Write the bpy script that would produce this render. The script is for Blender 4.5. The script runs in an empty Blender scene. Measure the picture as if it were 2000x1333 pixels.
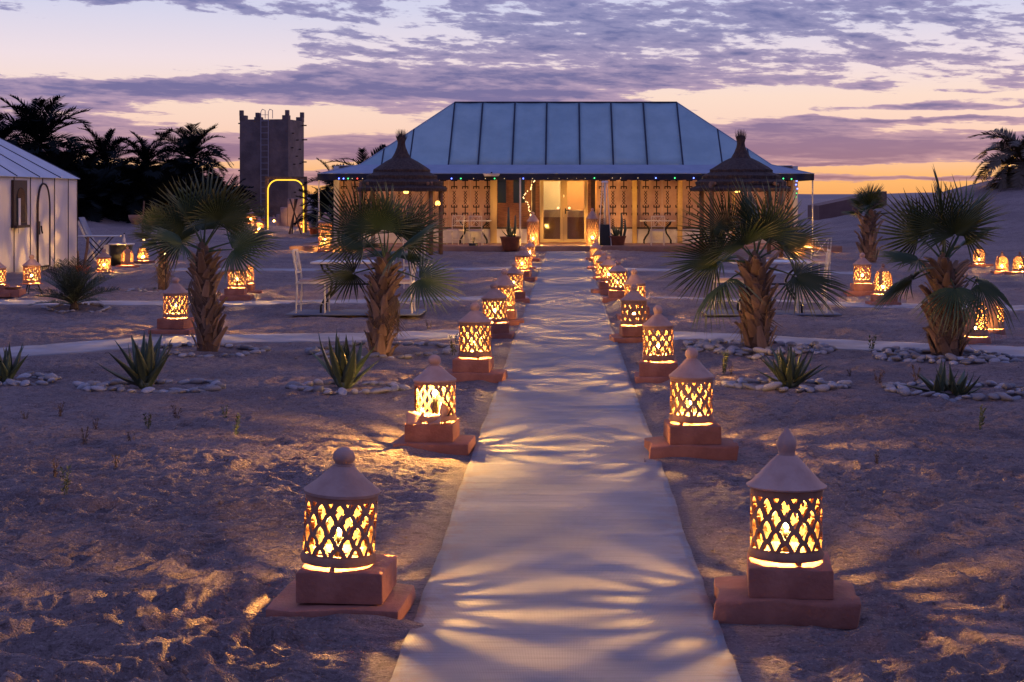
import bpy, bmesh, math, random
import numpy as np
from mathutils import Vector, Matrix, Euler

random.seed(7)
rng = np.random.default_rng(7)
PI = math.pi
R_ = math.radians
scene = bpy.context.scene
col = scene.collection

# ------------------------------------------------------------------ camera
F, VX, VY, CAMZ = 3000.0, 1105.0, 385.0, 1.7      # photo pixels (2000 wide)
cam_d = bpy.data.cameras.new('camera')
cam = bpy.data.objects.new('camera', cam_d)
col.objects.link(cam)
cam.location = (0, 0, CAMZ)
cam.rotation_euler = (R_(90), 0, 0)
cam_d.sensor_width = 36
cam_d.lens = 36 * F / 2000
cam_d.shift_x = (1000 - VX) / 2000
cam_d.shift_y = -(666.5 - VY) / 2000
cam_d.clip_start = 0.1
cam_d.clip_end = 6000
scene.camera = cam

def at(px, py, Y):
    return Vector(((px - VX) * Y / F, Y, CAMZ - (py - VY) * Y / F))

def gp(px, py, z=0.0):
    Y = F * (CAMZ - z) / (py - VY)
    return Vector(((px - VX) * Y / F, Y, z))

# ------------------------------------------------------------------ view
scene.view_settings.view_transform = 'Standard'
scene.view_settings.look = 'None'
scene.view_settings.exposure = 0.0
scene.view_settings.gamma = 1.0
scene.cycles.use_denoising = True
scene.cycles.max_bounces = 6
scene.cycles.diffuse_bounces = 3
scene.cycles.sample_clamp_indirect = 6.0

# ------------------------------------------------------------------ world
world = bpy.data.worlds.new('World')
scene.world = world
world.use_nodes = True
nt = world.node_tree
nt.nodes.clear()

class G:
    """tiny helper to write node graphs as expressions"""
    def __init__(s, tree): s.t = tree
    def lk(s, a, sock):
        if isinstance(a, (int, float)): sock.default_value = a
        elif isinstance(a, (tuple, list)):
            v = tuple(a)
            if len(sock.default_value) == 4 and len(v) == 3: v = v + (1,)
            sock.default_value = v
        else: s.t.links.new(a, sock)
    def m(s, op, a, b=0.0, c=0.0, clamp=False):
        n = s.t.nodes.new('ShaderNodeMath'); n.operation = op; n.use_clamp = clamp
        s.lk(a, n.inputs[0]); s.lk(b, n.inputs[1]); s.lk(c, n.inputs[2])
        return n.outputs[0]
    def xyz(s, x, y, z):
        n = s.t.nodes.new('ShaderNodeCombineXYZ')
        s.lk(x, n.inputs[0]); s.lk(y, n.inputs[1]); s.lk(z, n.inputs[2]); return n.outputs[0]
    def noise(s, vec, scale=1.0, detail=4.0, rough=0.5, dist=0.0):
        n = s.t.nodes.new('ShaderNodeTexNoise')
        if vec is not None: s.lk(vec, n.inputs['Vector'])
        n.inputs['Scale'].default_value = scale; n.inputs['Detail'].default_value = detail
        n.inputs['Roughness'].default_value = rough; n.inputs['Distortion'].default_value = dist
        return n.outputs[0]
    def mix(s, f, a, b, mode='MIX'):
        n = s.t.nodes.new('ShaderNodeMix'); n.data_type = 'RGBA'; n.blend_type = mode
        s.lk(f, n.inputs[0]); s.lk(a, n.inputs[6]); s.lk(b, n.inputs[7]); return n.outputs[2]
    def ramp(s, f, stops, interp='LINEAR'):
        n = s.t.nodes.new('ShaderNodeValToRGB'); n.color_ramp.interpolation = interp
        e = n.color_ramp.elements
        while len(e) < len(stops): e.new(0.5)
        for i, (p, c) in enumerate(stops):
            e[i].position = p; e[i].color = tuple(c) + ((1,) if len(c) == 3 else ())
        s.lk(f, n.inputs[0]); return n.outputs[0]
    def sstep(s, x, a, b):
        n = s.t.nodes.new('ShaderNodeMapRange'); n.interpolation_type = 'SMOOTHSTEP'
        s.lk(x, n.inputs[0]); n.inputs[1].default_value = a; n.inputs[2].default_value = b
        return n.outputs[0]

def lin(r, g, b):
    f = lambda c: (c/255/12.92) if c/255 <= 0.04045 else ((c/255+0.055)/1.055)**2.4
    return (f(r), f(g), f(b))

g = G(nt)
tc = nt.nodes.new('ShaderNodeTexCoord')
sp = nt.nodes.new('ShaderNodeSeparateXYZ'); nt.links.new(tc.outputs['Generated'], sp.inputs[0])
dx, dy, dz = sp.outputs
az = g.m('ARCTAN2', dx, dy)
el = g.m('ARCSINE', dz)
wv = g.xyz(g.m('MULTIPLY', az, 14.0), g.m('MULTIPLY', el, 50.0), 3.7)
n1 = g.noise(wv, 1.0, 3.0); n2 = g.noise(wv, 1.7, 4.0)
u = g.m('ADD', az, g.m('MULTIPLY', g.m('SUBTRACT', n1, 0.5), 0.10))
v = g.m('ADD', el, g.m('MULTIPLY', g.m('SUBTRACT', n2, 0.5), 0.010))
elp = g.m('MAXIMUM', el, 0.0)
w = g.m('LOGARITHM', g.m('ADD', elp, 0.03), math.e)
tilt = g.m('ADD', w, g.m('MULTIPLY', az, 0.35))
fb = g.noise(g.xyz(g.m('MULTIPLY', az, 16.0), g.m('MULTIPLY', tilt, 11.0), 1.3), 1.0, 9.0, 0.62, 0.35)
fs = g.noise(g.xyz(g.m('MULTIPLY', az, 44.0), g.m('MULTIPLY', tilt, 26.0), 8.1), 1.0, 6.0, 0.6, 0.2)
# where the cloud sheets lie (azimuth / elevation, from photo pixels): (px, py, sx, sy, amount)
blobs = [(180, 90, 360, 70, -0.34), (480, 90, 140, 45, -0.10), (230, 8, 170, 13, 0.46),
         (1050, 70, 330, 75, 0.12), (1500, 70, 420, 85, 0.05), (720, 120, 150, 28, 0.06),
         (330, 178, 560, 20, 0.42), (900, 190, 240, 16, 0.26),
         (560, 238, 290, 24, -0.34), (160, 214, 190, 10, 0.24), (120, 250, 190, 22, 0.26), (520, 292, 560, 24, 0.40), (420, 322, 250, 7, -0.50), (620, 325, 150, 6, -0.42), (450, 350, 430, 12, 0.26), (620, 372, 220, 10, -0.45),
         (1100, 150, 420, 24, 0.16), (1480, 205, 210, 26, -0.50), (1800, 196, 170, 14, -0.10), (1760, 215, 230, 7, 0.34), (1850, 228, 190, 6, -0.32), (1350, 215, 60, 14, 0.1),
         (1800, 236, 190, 5, 0.40), (1560, 250, 170, 9, 0.34), (1820, 252, 230, 7, -0.26), (1680, 292, 400, 27, 0.46), (1820, 330, 400, 9, -0.62), (1640, 322, 120, 4, 0.52), (1840, 348, 330, 4, 0.44), (1750, 372, 420, 12, -0.66)]
bias = None
for (px, py, sx, sy, amp) in blobs:
    a = g.m('DIVIDE', g.m('SUBTRACT', u, (px - VX) / F), sx / F)
    b = g.m('DIVIDE', g.m('SUBTRACT', v, (VY - py) / F), sy / F)
    d2 = g.m('ADD', g.m('MULTIPLY', a, a), g.m('MULTIPLY', b, b))
    e = g.m('MULTIPLY', g.m('EXPONENT', g.m('MULTIPLY', d2, -1.0)), amp)
    bias = e if bias is None else g.m('ADD', bias, e)
f4 = g.noise(g.xyz(g.m('MULTIPLY', az, 90.0), g.m('MULTIPLY', tilt, 48.0), 2.2), 1.0, 5.0, 0.6, 0.3)
up = g.m('ADD', 0.30, g.m('MULTIPLY', g.sstep(el, 0.035, 0.09), 0.70))
dens = g.m('ADD', g.m('ADD', fb, g.m('MULTIPLY', g.m('SUBTRACT', fs, 0.5), g.m('ADD', 0.30, g.m('MULTIPLY', up, 0.22)))), bias)
dens = g.m('ADD', dens, g.m('MULTIPLY', g.m('MULTIPLY', g.m('SUBTRACT', f4, 0.5), up), 0.34))
cover = g.sstep(dens, 0.44, 0.56)
thick = g.sstep(dens, 0.50, 0.86)
# clear sky by elevation on the sunset side (elevation 0..90 deg squeezed by a square root)
ee = g.m('SQRT', g.m('DIVIDE', elp, PI / 2))
def epos(py): return math.sqrt(max(0, (VY - py) / F) / (PI / 2))
def dpos(deg): return math.sqrt(deg / 90)
clear = g.ramp(ee, [(0.0, lin(244, 160, 92)), (epos(350), lin(252, 184, 112)), (epos(310), lin(251, 197, 158)), (epos(250), lin(250, 211, 192)),
                    (epos(190), lin(250, 220, 204)), (epos(120), lin(240, 222, 228)), (epos(20), lin(212, 212, 236)),
                    (dpos(14), lin(178, 186, 232)), (dpos(30), lin(152, 162, 228)), (dpos(90), lin(136, 148, 224))])
cdark = g.ramp(ee, [(0.0, lin(176, 122, 122)), (epos(345), lin(160, 116, 128)), (epos(280), lin(150, 118, 146)), (epos(200), lin(120, 111, 156)),
                    (epos(110), lin(108, 109, 158)), (epos(10), lin(98, 108, 162)), (dpos(25), lin(112, 118, 182)), (dpos(90), lin(116, 126, 198))])
clight = g.ramp(ee, [(0.0, lin(214, 148, 128)), (epos(280), lin(198, 156, 166)), (epos(190), lin(184, 156, 182)),
                     (epos(60), lin(152, 148, 188)), (dpos(30), lin(152, 154, 216)), (dpos(90), lin(138, 146, 220))])
ccol = g.mix(g.m('MULTIPLY', thick, g.m('ADD', 0.72, g.m('MULTIPLY', fs, 0.55)), 0, True), clight, cdark)
front = g.mix(cover, clear, ccol)
# the side away from the sunset: plain dusk blue
back = g.ramp(ee, [(0.0, lin(112, 104, 140)), (dpos(6), lin(118, 116, 172)), (dpos(20), lin(128, 136, 208)), (dpos(90), lin(134, 146, 224))])
az0 = 0.12
hor = g.m('COSINE', g.m('SUBTRACT', az, az0))
sunside = g.sstep(hor, -0.2, 0.75)
high = g.sstep(el, 0.5, 1.3)
sidef = g.m('MULTIPLY', sunside, g.m('SUBTRACT', 1.0, high))
skycol = g.mix(sidef, back, front)
# a faint physical dusk sky under it all
nsky = nt.nodes.new('ShaderNodeTexSky'); nsky.sky_type = 'NISHITA'; nsky.sun_disc = False
SUN_EL, SUN_AZ = R_(3.0), R_(38)
nsky.sun_elevation = SUN_EL; nsky.sun_rotation = SUN_AZ
skycol = g.mix(0.004, skycol, nsky.outputs[0], 'ADD')
below = g.sstep(el, -0.03, -0.005)
skycol = g.mix(below, lin(70, 58, 66), skycol)
bg = nt.nodes.new('ShaderNodeBackground'); nt.links.new(skycol, bg.inputs[0]); bg.inputs[1].default_value = 1.0
out = nt.nodes.new('ShaderNodeOutputWorld'); nt.links.new(bg.outputs[0], out.inputs[0])

# ------------------------------------------------------------------ sun (last afterglow, very weak and soft)
sd = bpy.data.lights.new('sun', 'SUN'); sun = bpy.data.objects.new('sun', sd); col.objects.link(sun)
sd.energy = 0.8; sd.angle = R_(25); sd.color = (1.0, 0.62, 0.52)
sdir = Vector((math.sin(SUN_AZ) * math.cos(SUN_EL), math.cos(SUN_AZ) * math.cos(SUN_EL), math.sin(SUN_EL)))
sun.rotation_euler = sdir.to_track_quat('Z', 'Y').to_euler()

# ================================================================== helpers
class MB:
    def __init__(s): s.v = []; s.f = []; s.mi = []; s.attr = []
    def add(s, verts, faces, mi=0, attr=None):
        o = len(s.v); s.v.extend([tuple(p) for p in verts])
        s.f.extend([tuple(i + o for i in f) for f in faces]); s.mi.extend([mi] * len(faces))
        s.attr.extend(attr if attr is not None else [0.0] * len(verts)); return s
    def box(s, c, size, rot=None, mi=0, taper=0.0):
        x, y, z = size[0] / 2, size[1] / 2, size[2] / 2
        t = 1 - taper
        vs = [Vector(p) for p in ((-x, -y, -z), (x, -y, -z), (x, y, -z), (-x, y, -z), (-x*t, -y*t, z), (x*t, -y*t, z), (x*t, y*t, z), (-x*t, y*t, z))]
        if rot is not None:
            M = rot if isinstance(rot, Matrix) else Euler(rot).to_matrix()
            vs = [M @ p for p in vs]
        c = Vector(c)
        return s.add([p + c for p in vs], [(0, 3, 2, 1), (4, 5, 6, 7), (0, 1, 5, 4), (1, 2, 6, 5), (2, 3, 7, 6), (3, 0, 4, 7)], mi)
    def tube(s, pts, r, n=8, mi=0, cap=True):
        pts = [Vector(p) for p in pts]
        rs = r if isinstance(r, (list, tuple)) else [r] * len(pts)
        o = []; up = Vector((0, 0, 1))
        prev = None
        for i, p in enumerate(pts):
            t = (pts[min(i + 1, len(pts) - 1)] - pts[max(i - 1, 0)]).normalized()
            if prev is None:
                a = t.cross(up)
                if a.length < 1e-3: a = t.cross(Vector((1, 0, 0)))
                a.normalize()
            else:
                a = (prev - t * prev.dot(t)).normalized()
            prev = a; b = t.cross(a)
            for k in range(n):
                th = 2 * PI * k / n
                o.append(p + (a * math.cos(th) + b * math.sin(th)) * rs[i])
        fs = []
        for i in range(len(pts) - 1):
            for k in range(n):
                k2 = (k + 1) % n
                fs.append((i*n + k, i*n + k2, (i+1)*n + k2, (i+1)*n + k))
        if cap:
            fs.append(tuple(reversed(range(n)))); fs.append(tuple((len(pts)-1)*n + k for k in range(n)))
        return s.add(o, fs, mi)
    def lathe(s, prof, n=32, c=(0, 0, 0), mi=0, wob=0.0, closed=False):
        o = []; fs = []
        ph = random.random() * 6
        for i, (r, z) in enumerate(prof):
            for k in range(n):
                th = 2 * PI * k / n
                rr = r * (1 + wob * math.sin(2 * th + ph))
                o.append((c[0] + rr * math.cos(th), c[1] + rr * math.sin(th), c[2] + z))
        m = len(prof)
        for i in range(m if closed else m - 1):
            j = (i + 1) % m
            for k in range(n):
                k2 = (k + 1) % n
                fs.append((i*n + k, i*n + k2, j*n + k2, j*n + k))
        return s.add(o, fs, mi)
    def mesh(s, name, mats, smooth=False):
        me = bpy.data.meshes.new(name)
        me.from_pydata(s.v, [], s.f)
        for m in (mats if isinstance(mats, (list, tuple)) else [mats]): me.materials.append(m)
        if len(set(s.mi)) > 1: me.polygons.foreach_set('material_index', s.mi)
        if smooth: me.polygons.foreach_set('use_smooth', [True] * len(me.polygons))
        if any(s.attr):
            at_ = me.attributes.new('tip', 'FLOAT', 'POINT'); at_.data.foreach_set('value', s.attr)
        me.update(); return me

def sharp(me, ang=35):
    try: me.set_sharp_from_angle(angle=R_(ang))
    except Exception: pass
    return me

def bevel(me, w=0.006, seg=2):
    bm = bmesh.new(); bm.from_mesh(me)
    es = [e for e in bm.edges if len(e.link_faces) == 2 and e.calc_face_angle(0) > 0.6]
    bmesh.ops.bevel(bm, geom=es, offset=w, segments=seg, affect='EDGES', profile=0.6)
    bm.to_mesh(me); bm.free()
    me.polygons.foreach_set('use_smooth', [True] * len(me.polygons)); sharp(me, 40); return me

def tag(o, label=None, cat=None, group=None, kind=None):
    if label: o['label'] = label
    if cat: o['category'] = cat
    if group: o['group'] = group
    if kind: o['kind'] = kind
    return o
def thing(name, label, cat, loc=(0, 0, 0), rz=0.0, group=None, scale=1.0, rot=None):
    o = bpy.data.objects.new(name, None); col.objects.link(o); o.empty_display_size = 0.1
    o.location = loc; o.rotation_euler = rot if rot else (0, 0, rz); o.scale = (scale,) * 3
    return tag(o, label, cat, group)
def part(name, me, parent, loc=(0, 0, 0), rot=(0, 0, 0), scale=(1, 1, 1)):
    o = bpy.data.objects.new(name, me); col.objects.link(o); o.parent = parent
    o.location = loc
    if isinstance(rot, Matrix): o.rotation_euler = rot.to_euler()
    else: o.rotation_euler = rot
    o.scale = scale if isinstance(scale, (tuple, list)) else (scale,) * 3
    return o
def solo(name, me, label, cat, loc=(0, 0, 0), rot=(0, 0, 0), group=None, scale=1.0):
    o = bpy.data.objects.new(name, me); col.objects.link(o); o.location = loc; o.rotation_euler = rot
    o.scale = (scale,) * 3 if not isinstance(scale, (tuple, list)) else scale
    return tag(o, label, cat, group)
def struct(name, me, kind='structure'):
    o = bpy.data.objects.new(name, me); col.objects.link(o); o['kind'] = kind; return o
def copy_tree(o, parent=None):
    c = o.copy(); col.objects.link(c)
    if parent is not None: c.parent = parent
    for ch in list(kids.get(o.name, o.children)): copy_tree(ch, c)
    return c
kids = {}

# ---- numpy noise
def _hash(ix, iy, seed):
    h = (ix.astype(np.int64) * 374761393 + iy.astype(np.int64) * 668265263 + seed * 1442695041) & 0xFFFFFFFF
    h = ((h ^ (h >> 13)) * 1274126177) & 0xFFFFFFFF
    return ((h ^ (h >> 16)) & 0xFFFFFF) / float(0xFFFFFF)
def vnoise(x, y, seed=0):
    x = np.asarray(x, float); y = np.asarray(y, float)
    ix = np.floor(x); iy = np.floor(y); fx = x - ix; fy = y - iy
    fx = fx*fx*fx*(fx*(fx*6-15)+10); fy = fy*fy*fy*(fy*(fy*6-15)+10)
    a = _hash(ix, iy, seed); b = _hash(ix+1, iy, seed); c = _hash(ix, iy+1, seed); d = _hash(ix+1, iy+1, seed)
    return (a*(1-fx)+b*fx)*(1-fy) + (c*(1-fx)+d*fx)*fy - 0.5
def fbm(x, y, seed=0, oct=4, gain=0.5):
    t = 0; amp = 1
    for i in range(oct):
        t = t + amp * vnoise(x * 2**i + 13.7*i, y * 2**i + 7.3*i, seed + i); amp *= gain
    return t
def sst(x, a, b):
    t = np.clip((x - a) / (b - a), 0, 1); return t*t*(3-2*t)

# ================================================================== materials
mats = {}
def mat(name, c, rough=0.8, c2=None, nscale=6.0, bump=0.0, bscale=40.0, metal=0.0, detail=5, objvar=0.0, sub=0.0, spec=0.3, stretch=None):
    m = bpy.data.materials.new(name); m.use_nodes = True; t = m.node_tree; gg = G(t)
    b = t.nodes['Principled BSDF']
    b.inputs['Roughness'].default_value = rough; b.inputs['Metallic'].default_value = metal
    b.inputs['Specular IOR Level'].default_value = spec
    tcn = t.nodes.new('ShaderNodeTexCoord'); vec = tcn.outputs['Object']
    if stretch:
        mp = t.nodes.new('ShaderNodeMapping'); mp.inputs['Scale'].default_value = stretch
        t.links.new(vec, mp.inputs[0]); vec = mp.outputs[0]
    cc = c
    if c2 is not None:
        f = gg.sstep(gg.noise(vec, nscale, detail, 0.6), 0.32, 0.68)
        cc = gg.mix(f, c, c2)
    if objvar:
        oi = t.nodes.new('ShaderNodeObjectInfo')
        hv = t.nodes.new('ShaderNodeHueSaturation')
        gg.lk(cc, hv.inputs['Color'])
        gg.lk(gg.m('ADD', 1 - objvar, gg.m('MULTIPLY', oi.outputs['Random'], 2 * objvar)), hv.inputs['Value'])
        cc = hv.outputs[0]
    gg.lk(cc, b.inputs['Base Color'])
    if bump:
        bn = t.nodes.new('ShaderNodeBump'); bn.inputs['Strength'].default_value = 1.0; bn.inputs['Distance'].default_value = bump
        t.links.new(gg.noise(vec, bscale, 5, 0.6), bn.inputs['Height']); t.links.new(bn.outputs[0], b.inputs['Normal'])
    mats[name] = m; return m
def emis(name, c, s):
    m = bpy.data.materials.new(name); m.use_nodes = True; t = m.node_tree; t.nodes.clear()
    e = t.nodes.new('ShaderNodeEmission'); e.inputs[0].default_value = tuple(c) + (1,); e.inputs[1].default_value = s
    o = t.nodes.new('ShaderNodeOutputMaterial'); t.links.new(e.outputs[0], o.inputs[0]); mats[name] = m; return m

WARM = (1.0, 0.53, 0.115)
terra = mat('terracotta', (0.44, 0.27, 0.21), 0.85, (0.36, 0.205, 0.155), 9, 0.0015, 90, objvar=0.10)
terra_in = mat('dimmed_inner_clay', (0.062, 0.030, 0.012), 0.95, (0.045, 0.021, 0.009), 14)  # inner clay darkened in colour to hold down the bulb's glow
terra_body = mat('lantern_body_clay', (0.38, 0.195, 0.125), 0.9, (0.27, 0.13, 0.08), 8, 0.002, 70, objvar=0.15)
terra_cut = mat('cut_clay', (0.20, 0.09, 0.045), 0.95, (0.14, 0.06, 0.03), 14)  # hole edges darkened in colour too, against the bulb's glare
plinth_m = mat('plinth_clay', (0.37, 0.150, 0.100), 0.9, (0.25, 0.095, 0.065), 5, 0.006, 38, objvar=0.14, detail=8)
white_fab = mat('canvas', (0.60, 0.54, 0.53), 0.85, (0.50, 0.45, 0.44), 1.4, 0.01, 5, stretch=(1, 1, 0.3))
side_roof = mat('pale_roof_canvas', (0.44, 0.47, 0.53), 0.75, (0.38, 0.41, 0.47), 2.0)
roof_fab = mat('roof_canvas', (0.30, 0.42, 0.435), 0.75, (0.245, 0.355, 0.375), 1.3, 0.02, 3.0, stretch=(1, 1, 0.5))
roof_trim = mat('roof_trim_canvas', (0.27, 0.31, 0.38), 0.75, (0.23, 0.27, 0.34), 2)
navy = mat('navy_trim', (0.016, 0.018, 0.034), 0.8)
seam_m = mat('seam_band', (0.020, 0.026, 0.050), 0.7)
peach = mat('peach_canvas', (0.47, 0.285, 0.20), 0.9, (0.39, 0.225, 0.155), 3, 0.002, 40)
motif_m = mat('black_applique', (0.03, 0.018, 0.016), 0.9)
plaster = mat('white_plaster', (0.62, 0.55, 0.49), 0.9, (0.50, 0.43, 0.38), 3, 0.004, 18)
gold = mat('ochre_paint', (0.62, 0.40, 0.13), 0.6, (0.52, 0.32, 0.10), 4)
creampaint = mat('cream_paint', (0.44, 0.30, 0.14), 0.5)
wood = mat('wood', (0.20, 0.085, 0.045), 0.6, (0.13, 0.05, 0.028), 5, 0.002, 30, stretch=(1, 1, 6))
dkwood = mat('dark_wood', (0.055, 0.028, 0.024), 0.7, (0.035, 0.02, 0.018), 8)
pole_w = mat('pole_wood', (0.22, 0.12, 0.07), 0.85, (0.14, 0.075, 0.045), 8, 0.004, 25)
iron = mat('wrought_iron', (0.012, 0.012, 0.014), 0.5)
chair_m = mat('chair_paint', (0.64, 0.55, 0.42), 0.5, (0.54, 0.45, 0.33), 10)
cush = mat('cushion', (0.42, 0.30, 0.26), 0.9)
table_m = mat('table_top', (0.60, 0.55, 0.50), 0.5, (0.52, 0.46, 0.41), 6)
thatch = mat('thatch', (0.080, 0.052, 0.042), 0.95, (0.042, 0.027, 0.023), 18, 0.012, 60, stretch=(1, 1, 0.35))
mud = mat('mud_plaster', (0.19, 0.13, 0.115), 0.95, (0.115, 0.08, 0.072), 1.1, 0.05, 4, detail=8)
stone_m = mat('pebble', (0.29, 0.29, 0.315), 0.75, (0.21, 0.175, 0.165), 9, 0.003, 60, objvar=0.42)
glass_d = mat('dark_pane', (0.02, 0.03, 0.035), 0.08, spec=0.6)
red_m = mat('red_rug', (0.35, 0.02, 0.02), 0.9)
teal = mat('teal_cloth', (0.22, 0.50, 0.46), 0.85)
redwood = mat('red_wood', (0.36, 0.08, 0.035), 0.6)
steel = mat('steel', (0.55, 0.52, 0.48), 0.3, metal=0.9)
potm = mat('brown_glaze', (0.16, 0.05, 0.028), 0.45, (0.11, 0.035, 0.02), 5)
potorange = mat('orange_pot', (0.55, 0.13, 0.04), 0.7)
trunk_m = mat('palm_fibre', (0.15, 0.085, 0.05), 0.95, (0.085, 0.048, 0.03), 12, 0.01, 40)
boot_m = mat('leaf_base', (0.30, 0.185, 0.115), 0.9, (0.20, 0.115, 0.07), 9, 0.004, 50, objvar=0.35, stretch=(1, 1, 0.3))
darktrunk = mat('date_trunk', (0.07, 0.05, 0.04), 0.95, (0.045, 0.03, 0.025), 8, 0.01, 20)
hill_m = mat('far_hills', (0.22, 0.17, 0.17), 1.0)
mat_m = mat('woven_mat', (0.13, 0.14, 0.17), 0.95)
bulb_m = emis('lit_bulb', WARM, 30000.0)
porch_m = emis('lit_porch_lamp', (1.0, 0.54, 0.25), 1080.0)
rope_m = emis('lit_rope', (1.0, 0.56, 0.045), 2.0)
fairy_m = emis('lit_fairy', (1.0, 0.62, 0.25), 4.0)
eb = emis('lit_blue', (0.10, 0.16, 1.0), 8.0); eg = emis('lit_green', (0.08, 1.0, 0.25), 3.0); er = emis('lit_red', (1.0, 0.08, 0.05), 3.0); ew = emis('lit_white', (1.0, 0.75, 0.45), 1.2)

def leafmat(name, c_base, c_tip, rough=0.5, objvar=0.25, p0=0.55, p1=1.0, spec=0.45):
    m = bpy.data.materials.new(name); m.use_nodes = True; t = m.node_tree; gg = G(t)
    b = t.nodes['Principled BSDF']; b.inputs['Roughness'].default_value = rough
    b.inputs['Specular IOR Level'].default_value = spec
    an = t.nodes.new('ShaderNodeAttribute'); an.attribute_name = 'tip'
    tcn = t.nodes.new('ShaderNodeTexCoord')
    nn = gg.noise(tcn.outputs['Object'], 9, 3)
    f = gg.sstep(gg.m('ADD', an.outputs['Fac'], gg.m('MULTIPLY', gg.m('SUBTRACT', nn, 0.5), 0.5)), p0, p1)
    c = gg.mix(f, c_base, c_tip)
    oi = t.nodes.new('ShaderNodeObjectInfo'); hv = t.nodes.new('ShaderNodeHueSaturation')
    gg.lk(c, hv.inputs['Color']); gg.lk(gg.m('ADD', 1 - objvar, gg.m('MULTIPLY', oi.outputs['Random'], 2*objvar)), hv.inputs['Value'])
    gg.lk(gg.m('ADD', 0.485, gg.m('MULTIPLY', oi.outputs['Random'], 0.03)), hv.inputs['Hue'])
    gg.lk(hv.outputs[0], b.inputs['Base Color']); mats[name] = m; return m
fan_m = leafmat('fan_leaf', (0.045, 0.068, 0.026), (0.19, 0.18, 0.075), 0.55, spec=0.28)
dead_m = leafmat('dry_leaf', (0.16, 0.10, 0.055), (0.24, 0.16, 0.09), 0.8)
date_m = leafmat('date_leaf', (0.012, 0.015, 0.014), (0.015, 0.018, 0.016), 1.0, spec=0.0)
bush_m = leafmat('young_palm_leaf', (0.045, 0.065, 0.04), (0.12, 0.12, 0.07), 0.5)
agave_m = leafmat('agave_leaf', (0.062, 0.085, 0.045), (0.15, 0.14, 0.06), 0.4, p0=0.75, p1=1.1)
weed_m = leafmat('weed_leaf', (0.11, 0.12, 0.045), (0.20, 0.17, 0.07), 0.8)
dryweed_m = leafmat('dry_weed', (0.12, 0.075, 0.05), (0.17, 0.11, 0.07), 0.9)

# sand
m = bpy.data.materials.new('sand'); m.use_nodes = True; t = m.node_tree; gg = G(t); b = t.nodes['Principled BSDF']
b.inputs['Roughness'].default_value = 0.95; b.inputs['Specular IOR Level'].default_value = 0.15
tcn = t.nodes.new('ShaderNodeTexCoord'); ov = tcn.outputs['Object']
f1 = gg.noise(ov, 0.55, 6, 0.62); f2 = gg.noise(ov, 7.0, 6, 0.65); f3 = gg.noise(ov, 70.0, 3, 0.6)
c = gg.mix(gg.sstep(f1, 0.35, 0.65), (0.245, 0.178, 0.166), (0.35, 0.258, 0.234))
mpc = t.nodes.new('ShaderNodeMapping'); mpc.inputs['Scale'].default_value = (0.6, 2.0, 1.0); t.links.new(ov, mpc.inputs[0])
f5 = gg.noise(mpc.outputs[0], 24.0, 5, 0.7, 0.8)
c = gg.mix(gg.m('MULTIPLY', gg.sstep(f2, 0.45, 0.75), 0.5), c, (0.14, 0.094, 0.082))
c = gg.mix(gg.m('MULTIPLY', gg.sstep(f5, 0.5, 0.66), 0.65), c, (0.105, 0.073, 0.068))  # dark streaks in the colour stand in for shade in the sand's relief
c = gg.mix(gg.m('MULTIPLY', gg.sstep(f3, 0.54, 0.68), 0.75), c, (0.42, 0.33, 0.30))
f6 = gg.noise(ov, 55.0, 4, 0.7)
c = gg.mix(gg.m('MULTIPLY', gg.sstep(f6, 0.55, 0.64), 0.6), c, (0.095, 0.07, 0.066))
gg.lk(c, b.inputs['Base Color'])
bn = t.nodes.new('ShaderNodeBump'); bn.inputs['Distance'].default_value = 0.05; bn.inputs['Strength'].default_value = 1.0
mp = t.nodes.new('ShaderNodeMapping'); mp.inputs['Scale'].default_value = (0.8, 2.3, 1.0); t.links.new(ov, mp.inputs[0])
hgt = gg.m('ADD', gg.m('ADD', gg.noise(mp.outputs[0], 14.0, 7, 0.68, 0.6), gg.m('MULTIPLY', gg.noise(mp.outputs[0], 3.2, 4, 0.6, 0.9), 0.5)), gg.m('MULTIPLY', gg.noise(ov, 95.0, 3, 0.6), 0.45))
t.links.new(hgt, bn.inputs['Height']); t.links.new(bn.outputs[0], b.inputs['Normal'])
sand = m

# carpet
m = bpy.data.materials.new('carpet_cloth'); m.use_nodes = True; t = m.node_tree; gg = G(t); b = t.nodes['Principled BSDF']
b.inputs['Roughness'].default_value = 0.92; b.inputs['Specular IOR Level'].default_value = 0.15
tcn = t.nodes.new('ShaderNodeTexCoord'); ov = tcn.outputs['Object']
f1 = gg.noise(ov, 1.1, 6, 0.6); f2 = gg.noise(ov, 9.0, 5, 0.7)
c = gg.mix(gg.sstep(f1, 0.36, 0.66), (0.235, 0.222, 0.222), (0.295, 0.276, 0.272))
c = gg.mix(gg.m('MULTIPLY', gg.sstep(f2, 0.52, 0.75), 0.35), c, (0.30, 0.24, 0.20))
mpw = t.nodes.new('ShaderNodeMapping'); mpw.inputs['Scale'].default_value = (1.2, 38.0, 1.0); t.links.new(ov, mpw.inputs[0])
c = gg.mix(gg.m('MULTIPLY', gg.sstep(gg.noise(mpw.outputs[0], 2.0, 4, 0.6), 0.46, 0.66), 0.45), c, (0.19, 0.175, 0.175))
spx = t.nodes.new('ShaderNodeSeparateXYZ'); t.links.new(ov, spx.inputs[0])
spill = gg.m('MULTIPLY', gg.sstep(gg.m('ABSOLUTE', spx.outputs[0]), 0.38, 0.64), gg.sstep(gg.noise(ov, 5.5, 6, 0.7), 0.44, 0.60))
c = gg.mix(gg.m('MULTIPLY', spill, 0.85), c, (0.24, 0.175, 0.155))
gg.lk(c, b.inputs['Base Color'])
mp = t.nodes.new('ShaderNodeMapping'); mp.inputs['Scale'].default_value = (0.7, 5.0, 1.0); t.links.new(ov, mp.inputs[0])
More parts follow.
